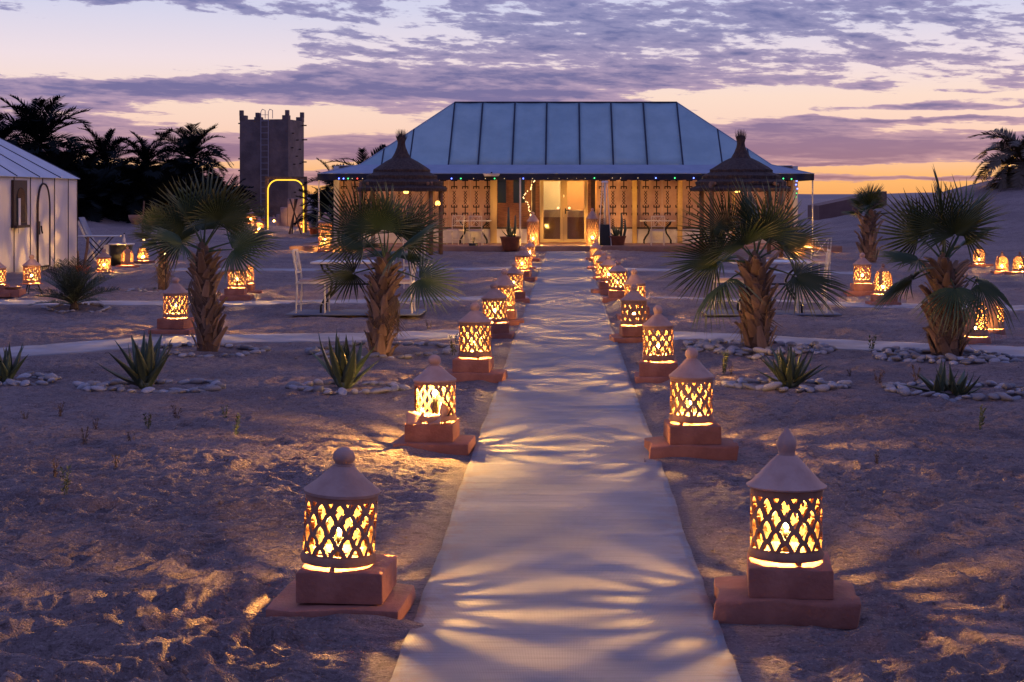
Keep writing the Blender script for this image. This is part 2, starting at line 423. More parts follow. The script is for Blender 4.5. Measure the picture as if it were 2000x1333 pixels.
bn = t.nodes.new('ShaderNodeBump'); bn.inputs['Distance'].default_value = 0.004
sp2 = t.nodes.new('ShaderNodeSeparateXYZ'); t.links.new(ov, sp2.inputs[0])
weave = gg.m('MULTIPLY', gg.m('ADD', gg.m('SINE', gg.m('MULTIPLY', sp2.outputs[0], 1100)), gg.m('SINE', gg.m('MULTIPLY', sp2.outputs[1], 1100))), 0.06)
t.links.new(gg.m('ADD', gg.noise(mp.outputs[0], 5.0, 6, 0.6), weave), bn.inputs['Height']); t.links.new(bn.outputs[0], b.inputs['Normal'])
carpet_m = m

# ================================================================== layout data
LROW = [(670, 6.32), (850, 10.3), (928, 14.25), (967, 18.6), (984, 20.6), (1003, 24.6), (1020, 31.0), (1027, 36.0), (1035, 41.0)]
RROW = [(1535, 6.32), (1350, 10.15), (1286, 14.2), (1238, 18.1), (1241, 21.2), (1207, 24.8), (1189, 26.9), (1178, 31.5), (1170, 36.0), (1163, 41.0)]
def rowpos(l): return [((px - VX) * Y / F, Y) for px, Y in l]
LP, RP = rowpos(LROW), rowpos(RROW)
SIDE = [(343, 650), (463, 588), (479, 578), (203, 535), (249, 525), (279, 516), (1684, 578), (1725, 596), (1905, 671), (1935, 655), (1912, 524), (1957, 533), (1992, 536)]
SP = [gp(px, py) for px, py in SIDE]
RINGS = [  # px, py of centre, half-width px, rows deep, kind
    (405, 684, 112, 1), (744, 684, 132, 1), (1482, 690, 138, 3), (1845, 702, 136, 3),
    (293, 757, 132, 2), (678, 759, 108, 2), (1535, 761, 116, 2), (1872, 765, 135, 2), (5, 741, 98, 2), (150, 604, 60, 1), (318, 568, 66, 1)]
def cross_path(pts): return [gp(px, py) for px, py in pts]
PATHS = [(cross_path([(-160, 702), (60, 687), (300, 668), (450, 663), (700, 660), (988, 652)]), 1.1),
         (cross_path([(1222, 655), (1400, 660), (1600, 673), (2000, 689), (2160, 694)]), 1.1),
         (cross_path([(-160, 590), (200, 593), (480, 594), (700, 590), (900, 585), (1040, 581)]), 1.0),
         (cross_path([(1170, 582), (1400, 588), (1700, 597), (2140, 606)]), 1.0),
         (cross_path([(330, 527), (560, 528), (800, 529), (1060, 523)]), 1.1),
         (cross_path([(1155, 525), (1400, 531), (1700, 535)]), 1.1)]

# ================================================================== ground
def base_terrain(x, y):
    x = np.asarray(x, float); y = np.asarray(y, float)
    fr = np.interp(x, [8, 11, 13.5, 16, 19, 22.5, 30, 60], [0, 0.15, 0.6, 1.3, 2.15, 2.95, 3.9, 5.0])
    dune = fr * sst(y, 44, 74) * (1 - 0.92 * sst(y, 73, 96))
    dune = dune * (1 + 0.10 * fbm(x * 0.15, y * 0.1, 55, 3))
    fl = np.interp(x, [-70, -40, -24, -20, -16, -13, -11], [2.6, 2.0, 1.35, 1.05, 0.55, 0.15, 0])
    bank = fl * sst(y, 52, 70) * (1 - 0.5 * sst(y, 120, 200))
    far = 2.2 * fbm(x / 160, y / 160, 91, 3) * sst(y, 120, 500) - 1.0 * sst(y, 90, 250)
    return dune + bank + far
def seg_dist(x, y, pts):
    d = np.full(np.shape(x), 1e9)
    for a, b_ in zip(pts[:-1], pts[1:]):
        ax, ay, bx, by = a[0], a[1], b_[0], b_[1]
        L2 = (bx-ax)**2 + (by-ay)**2
        tt = np.clip(((x-ax)*(bx-ax) + (y-ay)*(by-ay)) / L2, 0, 1)
        d = np.minimum(d, np.hypot(x - ax - tt*(bx-ax), y - ay - tt*(by-ay)))
    return d
def detail_mask(x, y):
    mk = sst(np.abs(x) - 0.62, 0.0, 0.22)
    mk = np.where((y > 47.9) & (np.abs(x) < 10), 0.0, mk)
    for pts, wd in PATHS: mk = np.minimum(mk, sst(seg_dist(x, y, pts) - wd / 2, 0.0, 0.3))
    for (px, py_) in LP + RP + [(p.x, p.y) for p in SP]:
        mk = np.minimum(mk, 0.35 + 0.65 * sst(np.hypot(x - px, y - py_), 0.26, 0.55))
    return mk
FOOT = []
for i in range(760):
    yy = 4.8 + 20 * random.random()**1.6; xx = random.uniform(-0.42, 0.34) * yy
    if abs(xx) > 0.85: FOOT.append((xx, yy, random.uniform(0, PI), random.uniform(0.012, 0.035)))
def ground_detail(x, y):
    amp = 0.75 + 0.9 * np.clip(vnoise(x * 0.5, y * 0.5, 77) + 0.25, 0, 1)
    amp = amp * (1 + 0.5 * sst(y, 7.4, 5.4) * (x < 0))
    d = 0.055 * (1 + 1.6 * sst(y, 12, 24)) * fbm(x * 0.55, y * 0.85, 11, 3)
    rid = 1 - np.abs(2 * vnoise(x * 1.5 + 0.7 * vnoise(x * 2, y * 3, 9), y * 4.2 + 0.8 * vnoise(x * 1.3, y * 1.3, 19), 21))
    d = d + amp * (0.020 * (rid - 0.7) + 0.018 * fbm(x * 2.6, y * 8.5, 31, 2))
    rid2 = 1 - np.abs(2 * vnoise(x * 4.6 + 0.8 * vnoise(x * 7, y * 9, 5), y * 15 + 1.2 * vnoise(x * 3, y * 3, 6), 41))
    d = d + amp * (0.024 * (rid2 - 0.7) + 0.014 * fbm(x * 6, y * 19, 51, 2, 0.7) + 0.014 * (0.7 - np.abs(2 * vnoise(x * 17 + vnoise(x * 8, y * 8, 3), y * 34, 71))))
    for fx, fy, fa, fd in FOOT:
        sel = (np.abs(x - fx) < 0.5) & (np.abs(y - fy) < 0.5)
        if not np.any(sel): continue
        px = x[sel] - fx; py = y[sel] - fy
        a = (px * math.cos(fa) + py * math.sin(fa)) / 0.15; b2 = (-px * math.sin(fa) + py * math.cos(fa)) / 0.065
        r = np.sqrt(a*a + b2*b2)
        d[sel] += -fd * np.exp(-(r**2)*1.2) + 0.45 * fd * np.exp(-((r - 1.45) / 0.35)**2)
    return d
def ground_z(x, y):
    x = np.atleast_1d(np.asarray(x, float)); y = np.atleast_1d(np.asarray(y, float))
    mk = detail_mask(x, y) * (1 - 0.35 * sst(y, 40, 90))
    z = base_terrain(x, y) + mk * ground_detail(x, y)
    for mx0, my0, sx0, sy0, h0 in MOUNDS: z = z + h0 * np.exp(-((x - mx0) / sx0)**2 - ((y - my0) / sy0)**2)
    return z
MOUNDS = [(-0.84, 6.04, 0.24, 0.09, 0.055), (-1.2, 5.9, 0.3, 0.14, 0.05), (-1.75, 5.75, 0.35, 0.12, 0.05), (-1.5, 6.35, 0.3, 0.12, 0.045), (0.55 + 0.5, 6.0, 0.3, 0.08, 0.02)]
_mr = random.Random(5)
for (mx_, my_) in LP[1:] + RP[1:] + [(p.x, p.y) for p in SP]:
    for k_ in range(3):
        a_ = _mr.uniform(0, 6.28); MOUNDS.append((mx_ + .28 * math.cos(a_), my_ + .25 * math.sin(a_), _mr.uniform(.08, .16), _mr.uniform(.06, .12), _mr.uniform(.02, .05)))
MOUNDS = [m_ for m_ in MOUNDS if abs(m_[0]) > .72]
def gz(x, y): return float(ground_z(x, y)[0])

def grid_mesh(name, X, Y, Z, m, smooth=True):
    r, c_ = X.shape
    me = bpy.data.meshes.new(name)
    co = np.stack([X, Y, Z], -1).reshape(-1, 3).astype(np.float32)
    i = np.arange(r * c_).reshape(r, c_)
    q = np.stack([i[:-1, :-1], i[:-1, 1:], i[1:, 1:], i[1:, :-1]], -1).reshape(-1, 4)
    n = len(q)
    me.vertices.add(len(co)); me.vertices.foreach_set('co', co.ravel())
    me.loops.add(n * 4); me.loops.foreach_set('vertex_index', q.ravel().astype(np.int32))
    me.polygons.add(n); me.polygons.foreach_set('loop_start', np.arange(0, n * 4, 4, dtype=np.int32))
    me.polygons.foreach_set('loop_total', np.full(n, 4, dtype=np.int32))
    if smooth: me.polygons.foreach_set('use_smooth', np.ones(n, dtype=bool))
    me.materials.append(m); me.update(calc_edges=True); return me

rows = np.concatenate([np.linspace(-60, 3.0, 16), np.geomspace(3.3, 4.9, 24)[:-1], np.geomspace(4.9, 15, 660)[:-1], np.geomspace(15, 30, 190)[:-1], np.geomspace(30, 90, 170)[:-1], np.geomspace(90, 4000, 60)])
tt = np.concatenate([-np.geomspace(6, 0.50, 16), np.linspace(-0.44, 0.37, 800), np.geomspace(0.42, 6, 16)])
YY, TT = np.meshgrid(rows, tt, indexing='ij')
XX = TT * np.maximum(np.abs(YY), 4.9)
ZZ = ground_z(XX.ravel(), YY.ravel()).reshape(XX.shape)
ground = struct('ground', grid_mesh('ground', XX, YY, ZZ, sand))

# far hills
hx = np.linspace(-1500, 1500, 160); hy = np.array([1500, 1640, 1800, 2000])
HY, HX = np.meshgrid(hy, hx, indexing='ij')
prof = 1.7 + 4.5 + 5.0 * fbm(hx / 260, hx * 0, 5, 4)
HZ = np.stack([prof * 0 - 6, prof * 0.55, prof, prof * 0 - 6])
struct('hills', grid_mesh('hills', HX, HY, HZ, hill_m))

# ================================================================== carpets
def strip(name, pts, width, label, res=0.05, nc=14, amp=0.007, y_sheet=0.014, seed=3):
    P = [np.array([p[0], p[1]]) for p in pts]
    seg = [np.linalg.norm(b_ - a) for a, b_ in zip(P[:-1], P[1:])]
    tot = sum(seg); n = int(tot / res)
    S = np.linspace(0, tot, n); cum = np.concatenate([[0], np.cumsum(seg)])
    cx = np.interp(S, cum, [p[0] for p in P]); cy = np.interp(S, cum, [p[1] for p in P])
    k = max(3, int(0.8 / res)); ker = np.ones(k) / k
    def sm(a): return np.convolve(np.pad(a, k // 2, mode='edge'), ker, 'same')[k//2: k//2 + len(a)]
    cx, cy = sm(cx), sm(cy)
    tx, ty = np.gradient(cx), np.gradient(cy); L = np.hypot(tx, ty); tx /= L; ty /= L
    W = np.linspace(-width / 2, width / 2, nc)
    # a narrow hem folded down on both edges
    Wf = np.concatenate([[W[0] - 0.002], W, [W[-1] + 0.002]])
    SS, WW = np.meshgrid(S, Wf, indexing='ij')
    edge = 0.014 * vnoise(S * 0.9, S * 0 + seed, 61)[:, None] * np.sign(WW) + 0.008 * vnoise(S * 5, S * 0, 62)[:, None]
    X = cx[:, None] - ty[:, None] * (WW + edge); Y = cy[:, None] + tx[:, None] * (WW + edge)
    wr = amp * (0.35 * fbm(WW * 6, SS * 9, seed + 3, 2) + fbm(WW * 0.8 + 3, SS * 4.5, seed, 3) + 0.9 * (1 - np.abs(2 * vnoise(WW * 0.9 + 0.35 * SS, SS * 3.0, seed + 7)))**3 - 0.2)
    hem = np.zeros_like(WW); hem[:, 0] = -0.03; hem[:, -1] = -0.03
    Z = base_terrain(X.ravel(), Y.ravel()).reshape(X.shape) + y_sheet + wr * (0.45 + 1.5 * sst(SS, 3, 12)) + hem
    Z = np.maximum(Z, -0.02)
    o = struct(name, grid_mesh(name, X, Y, Z, carpet_m if name == 'carpet_path' else cross_m)); tag(o, label, None); return o
cross_m = mat('cross_canvas', (0.35, 0.325, 0.32), 0.92, (0.25, 0.22, 0.21), 1.5, 0.003, 8)
strip('carpet_path', [(0.0, 3.2), (-0.01, 20), (0.0, 34), (0.0, 47.72)], 1.21, 'long pale canvas carpet path leading to the tent door', 0.03, 30, 0.009)
plab = ['pale canvas cross path nearest the agaves on the tower side', 'pale canvas cross path nearest the agaves on the dune side',
        'pale canvas cross path beyond the palms on the tower side', 'pale canvas cross path beyond the palms on the dune side',
        'pale canvas cross path close to the tent on the tower side', 'pale canvas cross path close to the tent on the dune side']
for i, (pts, wd) in enumerate(PATHS):
    strip('cross_path', pts, wd, plab[i], 0.06, 12, 0.012, 0.010, 20 + i)

# ================================================================== lantern meshes
FLEUR = [(.58, -.06), (.40, .05), (.43, .24), (.31, .48), (.15, .68), (0, .80), (-.15, .68), (-.31, .48), (-.43, .24), (-.40, .05),
         (-.58, -.06), (-.40, -.16), (-.30, -.34), (-.19, -.55), (-.08, -.75), (0, -.86), (.08, -.75), (.19, -.55), (.30, -.34), (.40, -.16)]
ROUND = [(.60 * math.cos(2*PI*k/20), .60 * math.sin(2*PI*k/20)) for k in range(20)]
HALF_UP = [(.44, .14), (.44, .22), (.40, .32), (.28, .50), (.14, .66), (0, .74), (-.14, .66), (-.28, .50), (-.40, .32), (-.44, .22), (-.44, .14)]
HALF_DN = [(-.36, -.15), (-.33, -.22), (-.26, -.32), (-.16, -.45), (-.07, -.53), (0, -.56), (.07, -.53), (.16, -.45), (.26, -.32), (.33, -.22), (.36, -.15)]
def rhomb():
    c4 = [(1, 0), (0, 1), (-1, 0), (0, -1)]; o = []
    for i in range(4):
        a, b_ = c4[i], c4[(i + 1) % 4]
        for k in range(5): o.append((a[0] + (b_[0]-a[0])*k/5, a[1] + (b_[1]-a[1])*k/5))
    return o
RHB = rhomb()
FLEUR = [(x * 1.02, y * 0.97) for x, y in FLEUR]
def perforated(surf_o, surf_i, n, h, rows, hole=FLEUR, skip=lambda th, k: False, solid=lambda c_, k: False):
    """wall of a clay lantern pierced on a diamond lattice; surf(th, v) -> point"""
    mb = MB(); a = PI / n; b_ = h / 2
    def ring(bp, hp, uc, vc):
        m = len(bp)
        O = [surf_o(uc + p[0]*a, vc + p[1]*b_) for p in bp] + [surf_o(uc + p[0]*a, vc + p[1]*b_) for p in hp]
        I = [surf_i(uc + p[0]*a, vc + p[1]*b_) for p in bp] + [surf_i(uc + p[0]*a, vc + p[1]*b_) for p in hp]
        fo = []; fi = []; fw = []
        for i in range(m):
            j = (i + 1) % m
            fo.append((i, j, m + j, m + i)); fi.append((2*m + i, 3*m + i, 3*m + j, 2*m + j)); fw.append((m + i, m + j, 3*m + j, 3*m + i))
        mb.add(O + I, fo, 0); base = len(mb.v) - 4*m
        mb.f.extend([tuple(q + base for q in f) for f in fi]); mb.mi.extend([1] * m)
        mb.f.extend([tuple(q + base for q in f) for f in fw]); mb.mi.extend([2] * m)
    def disc(bp, uc, vc):
        m = len(bp)
        mb.add([surf_o(uc + p[0]*a, vc + p[1]*b_) for p in bp] + [surf_o(uc, vc)], [(i, (i+1) % m, m) for i in range(m)], 0)
        mb.add([surf_i(uc + p[0]*a, vc + p[1]*b_) for p in bp] + [surf_i(uc, vc)], [((i+1) % m, i, m) for i in range(m)], 1)
    last = rows + 1
    for k in range(0, last + 1):
        for c_ in range(n):
            uc = 2*a*c_ + (a if k % 2 else 0); vc = k * b_
            if skip(uc % (2*PI), k): continue
            if k == 0:
                bp = RHB[0:11] + [(-.5, 0), (0, 0), (.5, 0)]
                hp = HALF_UP + [(-.22, .14), (0, .14), (.22, .14)]
            elif k == last:
                bp = RHB[10:20] + [(1, 0)] + [(.5, 0), (0, 0), (-.5, 0)]
                hp = HALF_DN + [(.18, -.15), (0, -.15), (-.18, -.15)]
            else: bp, hp = RHB, hole
            if solid(c_, k): disc(bp, uc, vc)
            else: ring(bp, hp, uc, vc)
    return mb, last * b_
def cyl_surf(Rf, z0): return lambda th, v: (Rf * math.cos(th), Rf * math.sin(th), z0 + v)

def std_body(name, Rr, n, h, rows, thick=0.016, band=0.035, skip=None, hole=FLEUR):
    z0 = 0.012 + band
    mb, H = perforated(cyl_surf(Rr, z0), cyl_surf(Rr - thick, z0), n, h, rows, hole, skip or (lambda th, k: False))
    n4 = n * 4
    mb.lathe([(Rr - thick, z0), (Rr - thick, 0.012), (Rr + 0.004, 0.012), (Rr + 0.008, 0.026), (Rr, z0)], n4)
    mb.lathe([(Rr, z0 + H), (Rr, z0 + H + 0.022), (Rr - thick, z0 + H + 0.022), (Rr - thick, z0 + H)], n4)
    for k in range(3):
        th = 2*PI*k/3 + 0.4
        mb.box(((Rr - 0.01) * math.cos(th), (Rr - 0.01) * math.sin(th), 0.007), (0.02, 0.02, 0.015))
    return sharp(mb.mesh(name, [terra_body, terra_in, terra_cut], True), 40), z0 + H + 0.022

def lid_mesh(Rr, hh, mode):
    if mode == 'ball':
        prof = [(Rr - 0.006, -0.004), (Rr + 0.008, -0.006), (Rr + 0.010, 0.006), (Rr + 0.002, 0.012), (Rr * 0.78, hh * 0.36), (Rr * 0.75, hh * 0.385), (Rr * 0.42, hh * 0.82), (Rr * 0.33, hh * 0.95), (Rr * 0.29, hh), (0.001, hh)]
    else:
        prof = [(Rr - 0.006, -0.004), (Rr + 0.016, 0.002), (Rr + 0.018, 0.008), (Rr * 0.98, hh * 0.16), (Rr * 0.80, hh * 0.38), (Rr * 0.77, hh * 0.41), (Rr * 0.52, hh * 0.72), (Rr * 0.38, hh * 0.88), (Rr * 0.27, hh), (0.001, hh)]
    return sharp(MB().lathe(prof, 40).mesh('lid', [terra], True), 30)
def finial_mesh(rb, mode):
    if mode == 'ball':
        prof = [(rb * 0.78, -0.002), (rb * 0.82, 0.006), (rb * 0.74, 0.012)] + [(rb * math.sin(a), 0.010 + rb * 0.75 - rb * math.cos(a)) for a in np.linspace(0.75, 3.1, 10)]
    else:
        prof = [(rb * 0.9, -0.002), (rb * 0.80, 0.01), (rb * 0.84, 0.02), (rb * 1.0, 0.042), (rb * 0.98, 0.055), (rb * 0.72, 0.078), (rb * 0.36, 0.098), (rb * 0.10, 0.115), (0.0005, 0.122)]
    return MB().lathe(prof, 24).mesh('finial', [terra], True)

R0 = 0.148
BODY, BH = std_body('body', R0, 12, 0.0905, 4)
def brk(th, k):
    d = (th - R_(250) + PI) % (2*PI) - PI
    lim = [1.25, 1.25, 1.15, 1.0, 0.85, 0.3][k]
    return abs(d) < lim
BODYB, BHB = std_body('body', R0, 11, 0.096, 4, band=0.042)
BODYC, BHC = std_body('body', R0 * 0.97, 13, 0.086, 4, band=0.03)
BODY_BROKEN, _ = std_body('body', R0, 12, 0.0905, 4, skip=brk, band=0.035)
LID, FIN = lid_mesh(R0, 0.105, 'ball'), finial_mesh(0.046, 'ball')
LIDP, FINP = lid_mesh(R0, 0.130, 'point'), finial_mesh(0.042, 'point')
TALL, TH_ = std_body('body', 0.205, 14, 0.150, 10, 0.018, 0.05)
LIDT, FINT = lid_mesh(0.205, 0.22, 'ball'), finial_mesh(0.05, 'ball')

def star_body():
    Rr, thick, n, hh, band = R0, 0.016, 12, 0.076, 0.030
    z0 = 0.012 + band; mb = MB(); a = PI / n; b_ = hh / 2
    so, si = cyl_surf(Rr, z0), cyl_surf(Rr - thick, z0)
    sq = [(1, -1 + .4*k) for k in range(5)] + [(1 - .4*k, 1) for k in range(5)] + [(-1, 1 - .4*k) for k in range(5)] + [(-1 + .4*k, -1) for k in range(5)]
    star = []
    for k in range(20):
        th = -PI/4 + 2*PI*k/20; ph = ((th - PI/2) / (2*PI/5)) % 1
        rr = 0.30 + 0.42 * abs(2*ph - 1)**1.3
        star.append((rr * math.cos(th), rr * math.sin(th) * 1.0))
    moon = []
    for k in range(20):
        th = -PI/4 + 2*PI*k/20
        x, y = 0.62 * math.cos(th), 0.66 * math.sin(th)
        if x > 0.0: x = 0.0 + (-0.16) * (1 - abs(y) / 0.66)**0.5 + 0.16 * (abs(y) / 0.66)
        moon.append((x - 0.02, y))
    for r_ in range(3):
        for c_ in range(n):
            uc = 2*a*c_ + (a if r_ == 1 else 0); vc = b_ + r_ * hh
            hp = star if (c_ + r_) % 2 else moon
            m_ = 20
            O = [so(uc + p[0]*a, vc + p[1]*b_) for p in sq] + [so(uc + p[0]*a, vc + p[1]*b_) for p in hp]
            I = [si(uc + p[0]*a, vc + p[1]*b_) for p in sq] + [si(uc + p[0]*a, vc + p[1]*b_) for p in hp]
            fs = [(i, (i+1) % m_, m_ + (i+1) % m_, m_ + i) for i in range(m_)]
            mb.add(O, fs, 0); mb.add(I, [f[::-1] for f in fs], 1)
            mb.add(O[m_:] + I[m_:], [(i, (i+1) % m_, m_ + (i+1) % m_, m_ + i) for i in range(m_)], 2)
    H = 3 * hh
    mb.lathe([(Rr - thick, z0), (Rr - thick, 0.012), (Rr + 0.004, 0.012), (Rr + 0.007, 0.026), (Rr, z0)], 60)
    mb.lathe([(Rr, z0 + H), (Rr, z0 + H + 0.03), (Rr - thick, z0 + H + 0.03), (Rr - thick, z0 + H)], 60)
    return sharp(mb.mesh('body', [terra_body, terra_in, terra_cut], True), 40), z0 + H + 0.03
STAR, SH_ = star_body()

def dome_body(name, groups):
    Rr, thick, band, Hc, Hd = 0.145, 0.016, 0.04, 0.13, 0.20
    z0 = 0.012 + band; Lt = Hc + Hd * 1.15
    def surf(off):
        def f(th, v):
            if v < Hc: r, z = Rr, v
            else:
                ph = (v - Hc) / (Hd * 1.15) * 1.25
                r, z = Rr * math.cos(ph)**0.85, Hc + Hd * math.sin(ph)
            r = max(0.01, r - off); return (r * math.cos(th), r * math.sin(th), z0 + z - off * 0.4 * (v > Hc))
        return f
    n = 15; rows = 12; h = 2 * Lt / (rows + 1)
    def solid(c_, k):
        if k in (0, rows + 1): return True
        q = c_ % 5
        if groups == 0: return q >= 3 or (k > 8 and q != 1) or k == 1
        return q in (0,) and k > 3 or k > 10
    mb, H = perforated(surf(0), surf(thick), n, h, rows, ROUND, solid=solid)
    mb.lathe([(Rr - thick, z0), (Rr - thick, 0.012), (Rr + 0.004, 0.012), (Rr + 0.008, 0.03), (Rr, z0)], 60)
    zt = surf(0)(0, Lt); 
    mb.lathe([(zt[0] + 0.004, zt[2] - 0.006), (zt[0] * 0.9, zt[2] + 0.012), (0.024, zt[2] + 0.022), (0.018, zt[2] + 0.034), (0.03, zt[2] + 0.05), (0.022, zt[2] + 0.072), (0.001, zt[2] + 0.088)], 24)
    return sharp(mb.mesh(name, [terra_body, terra_in, terra_cut], True), 40)
DOME, DOME2 = dome_body('body', 0), dome_body('body', 1)
bmb = bmesh.new(); bmesh.ops.create_icosphere(bmb, subdivisions=1, radius=0.011)
BULB = bpy.data.meshes.new('bulb'); bmb.to_mesh(BULB); bmb.free(); BULB.materials.append(bulb_m)
BULB.polygons.foreach_set('use_smooth', [True] * len(BULB.polygons))
SOCK = MB().lathe([(0.001, 0.0), (0.016, 0.0), (0.014, 0.05), (0.010, 0.062), (0.001, 0.062)], 10).mesh('socket', [iron], True)

def slab_mesh(w_, d_, h_, seed, rough=0.006):
    rr = random.Random(seed)
    bm = bmesh.new(); bmesh.ops.create_cube(bm, size=1.0)
    for v_ in bm.verts: v_.co = Vector((v_.co.x * w_, v_.co.y * d_, (v_.co.z + 0.5) * h_))
    bmesh.ops.bevel(bm, geom=bm.edges[:], offset=min(w_, d_) * 0.02 + 0.004, segments=2, affect='EDGES', profile=0.6)
    bmesh.ops.subdivide_edges(bm, edges=[e for e in bm.edges if e.calc_length() > 0.15], cuts=4, use_grid_fill=True)
    for v_ in bm.verts:
        n_ = rough * (float(vnoise(v_.co.x * 9 + seed, v_.co.y * 9 + v_.co.z * 13, seed)))
        v_.co += Vector((n_ * 1.5, n_ * 1.2, n_ * 1.3 if v_.co.z > h_ * 0.5 else 0))
    me = bpy.data.meshes.new('slab'); bm.to_mesh(me); bm.free(); me.materials.append(plinth_m)
    me.polygons.foreach_set('use_smooth', [True] * len(me.polygons)); return sharp(me, 50)
SLABS = [slab_mesh(0.54, 0.46, 0.075, 5, 0.02), slab_mesh(0.50, 0.42, 0.09, 6), slab_mesh(0.57, 0.44, 0.10, 7, 0.02), slab_mesh(0.44, 0.42, 0.07, 8)]
BLOCKS = [slab_mesh(0.355, 0.335, 0.125, 15, 0.008), slab_mesh(0.325, 0.33, 0.12, 16), slab_mesh(0.34, 0.34, 0.12, 17)]
DISC = MB().lathe([(0.001, 0), (0.175, 0), (0.18, 0.02), (0.175, 0.09), (0.16, 0.1), (0.001, 0.1)], 30).mesh('disc', [plinth_m], True)

def plinth(x, y, z, rz, label, i, group, blocks=True, tall=0.0, round_=False):
    t_ = thing('lantern_plinth', label, 'plinth', (x, y, z), rz, group)
    top = 0.0
    if round_:
        part('disc', DISC, t_); return 0.1
    sl = SLABS[i % len(SLABS)]
    part('slab', sl, t_); top = max(v_.co.z for v_ in sl.vertices)
    if blocks:
        bl = BLOCKS[i % len(BLOCKS)]
        part('block', bl, t_, (random.uniform(-0.02, 0.02), random.uniform(-0.02, 0.02), top - 0.006), (0, 0, R_(random.uniform(-4, 4))))
        top += max(v_.co.z for v_ in bl.vertices) - 0.006
    return top

def lantern(x, y, z, kind, label, group=None, rz=None, scale=1.0, tilt=(0, 0), bulb_h=None):
    rz0 = rz; rz = random.uniform(0, 2*PI) if rz is None else rz
    t_ = thing('lantern', label, 'lantern', (x, y, z), 0, group, scale, rot=(tilt[0], tilt[1], rz))
    if rz0 is None: q_ = random.uniform(.95, 1.05); t_.scale = (scale * q_, scale * q_, scale * random.uniform(.94, 1.06))
    if kind in ('fleur', 'fleurp', 'broken', 'star'):
        var = random.choice([(BODY, BH), (BODY, BH), (BODYB, BHB), (BODYC, BHC)]) if kind == 'fleur' and rz0 is None else (BODY, BH)
        me, hh = {'fleur': var, 'fleurp': (BODY, BH), 'broken': (BODY_BROKEN, BH), 'star': (STAR, SH_)}[kind]
        part('body', me, t_)
        if kind == 'fleurp':
            l_ = part('lid', LIDP, t_, (0, 0, hh)); part('finial', FINP, l_, (0, 0, 0.128))
        else:
            lh_ = random.uniform(.85, 1.25) if rz0 is None else 1.0
            l_ = part('lid', LID, t_, (0, 0, hh), (0, 0, 0), (1, 1, lh_)); part('finial', FIN, l_, (0, 0, 0.103), (0, 0, 0), (1, 1, random.uniform(.8, 1.05) / lh_))
        bz = 0.135 if bulb_h is None else bulb_h
    elif kind == 'tall':
        part('body', TALL, t_); l_ = part('lid', LIDT, t_, (0, 0, TH_)); part('finial', FINT, l_, (0, 0, 0.218)); bz = 0.34
    else:
        part('body', DOME if kind == 'dome' else DOME2, t_); bz = 0.11
    b_ = part('bulb', BULB, t_, (0.0, 0.0, bz), (0, 0, 0), {'tall': 1.5, 'broken': 1.5}.get(kind, 1.0))
    part('socket', SOCK, b_, (0, 0, -bz), (0, 0, 0), (1, 1, max(0.3, (bz - 0.018) / 0.062)))
    return t_

ORD = ['first', 'second', 'third', 'fourth', 'fifth', 'sixth', 'seventh', 'eighth', 'ninth', 'tenth', 'eleventh']
NL, NR = len(LP), len(RP)
for side, pos in (('tower', LP), ('dune', RP)):
    n_ = len(pos)
    for i, (x, y) in enumerate(pos):
        far = n_ - i - 1        # counted from the tent door
        kind = 'fleur'; rz = None; tilt = (random.uniform(-.04, .04), random.uniform(-.045, .045)); prz = R_(random.uniform(-5, 5)); lab = None
        where = f'{ORD[far + 1]} from the tent door on the {side} side of the carpet'
        lab = f'lattice clay lantern, {where}'
        if side == 'tower' and i == 0: tilt = (0.0, 0.055); prz = R_(-3); lab = 'round-ball lattice lantern tilted on its plinth, farthest from door on the tower side'; rz = 0.1
        if side == 'dune' and i == 0: kind = 'fleurp'; prz = R_(-6); lab = 'clay lattice lantern with pointed finial beside the carpet, farthest from the tent'; rz = 0.35
        if side == 'tower' and i == 1: kind = 'broken'; rz = 0.0; lab = 'broken clay lantern with its bulb exposed and shards below, beside the carpet'
        if side == 'dune' and i == 3: kind = 'star'; lab = 'clay lantern pierced with stars and crescent moons beside the carpet'
        if y < 23:
            pt = plinth(x, y, -0.012, prz, f'plinth of lantern {where}', i + (1 if side == 'dune' else 0) if not (i == 0) else (0 if side == 'tower' else 2), 'lantern plinths')
        else:
            pt = plinth(x, y, -0.012, prz, f'low plinth of lantern {where}', i, 'lantern plinths', blocks=(i in (5, 6)))
        lantern(x + (-0.02 if (side == 'tower' and i == 0) else 0.0), y, -0.014 + pt, kind, lab, 'lanterns lining the carpet', rz, 1.0 if i != 1 else 0.93, tilt, 0.205 if kind == 'broken' else None)
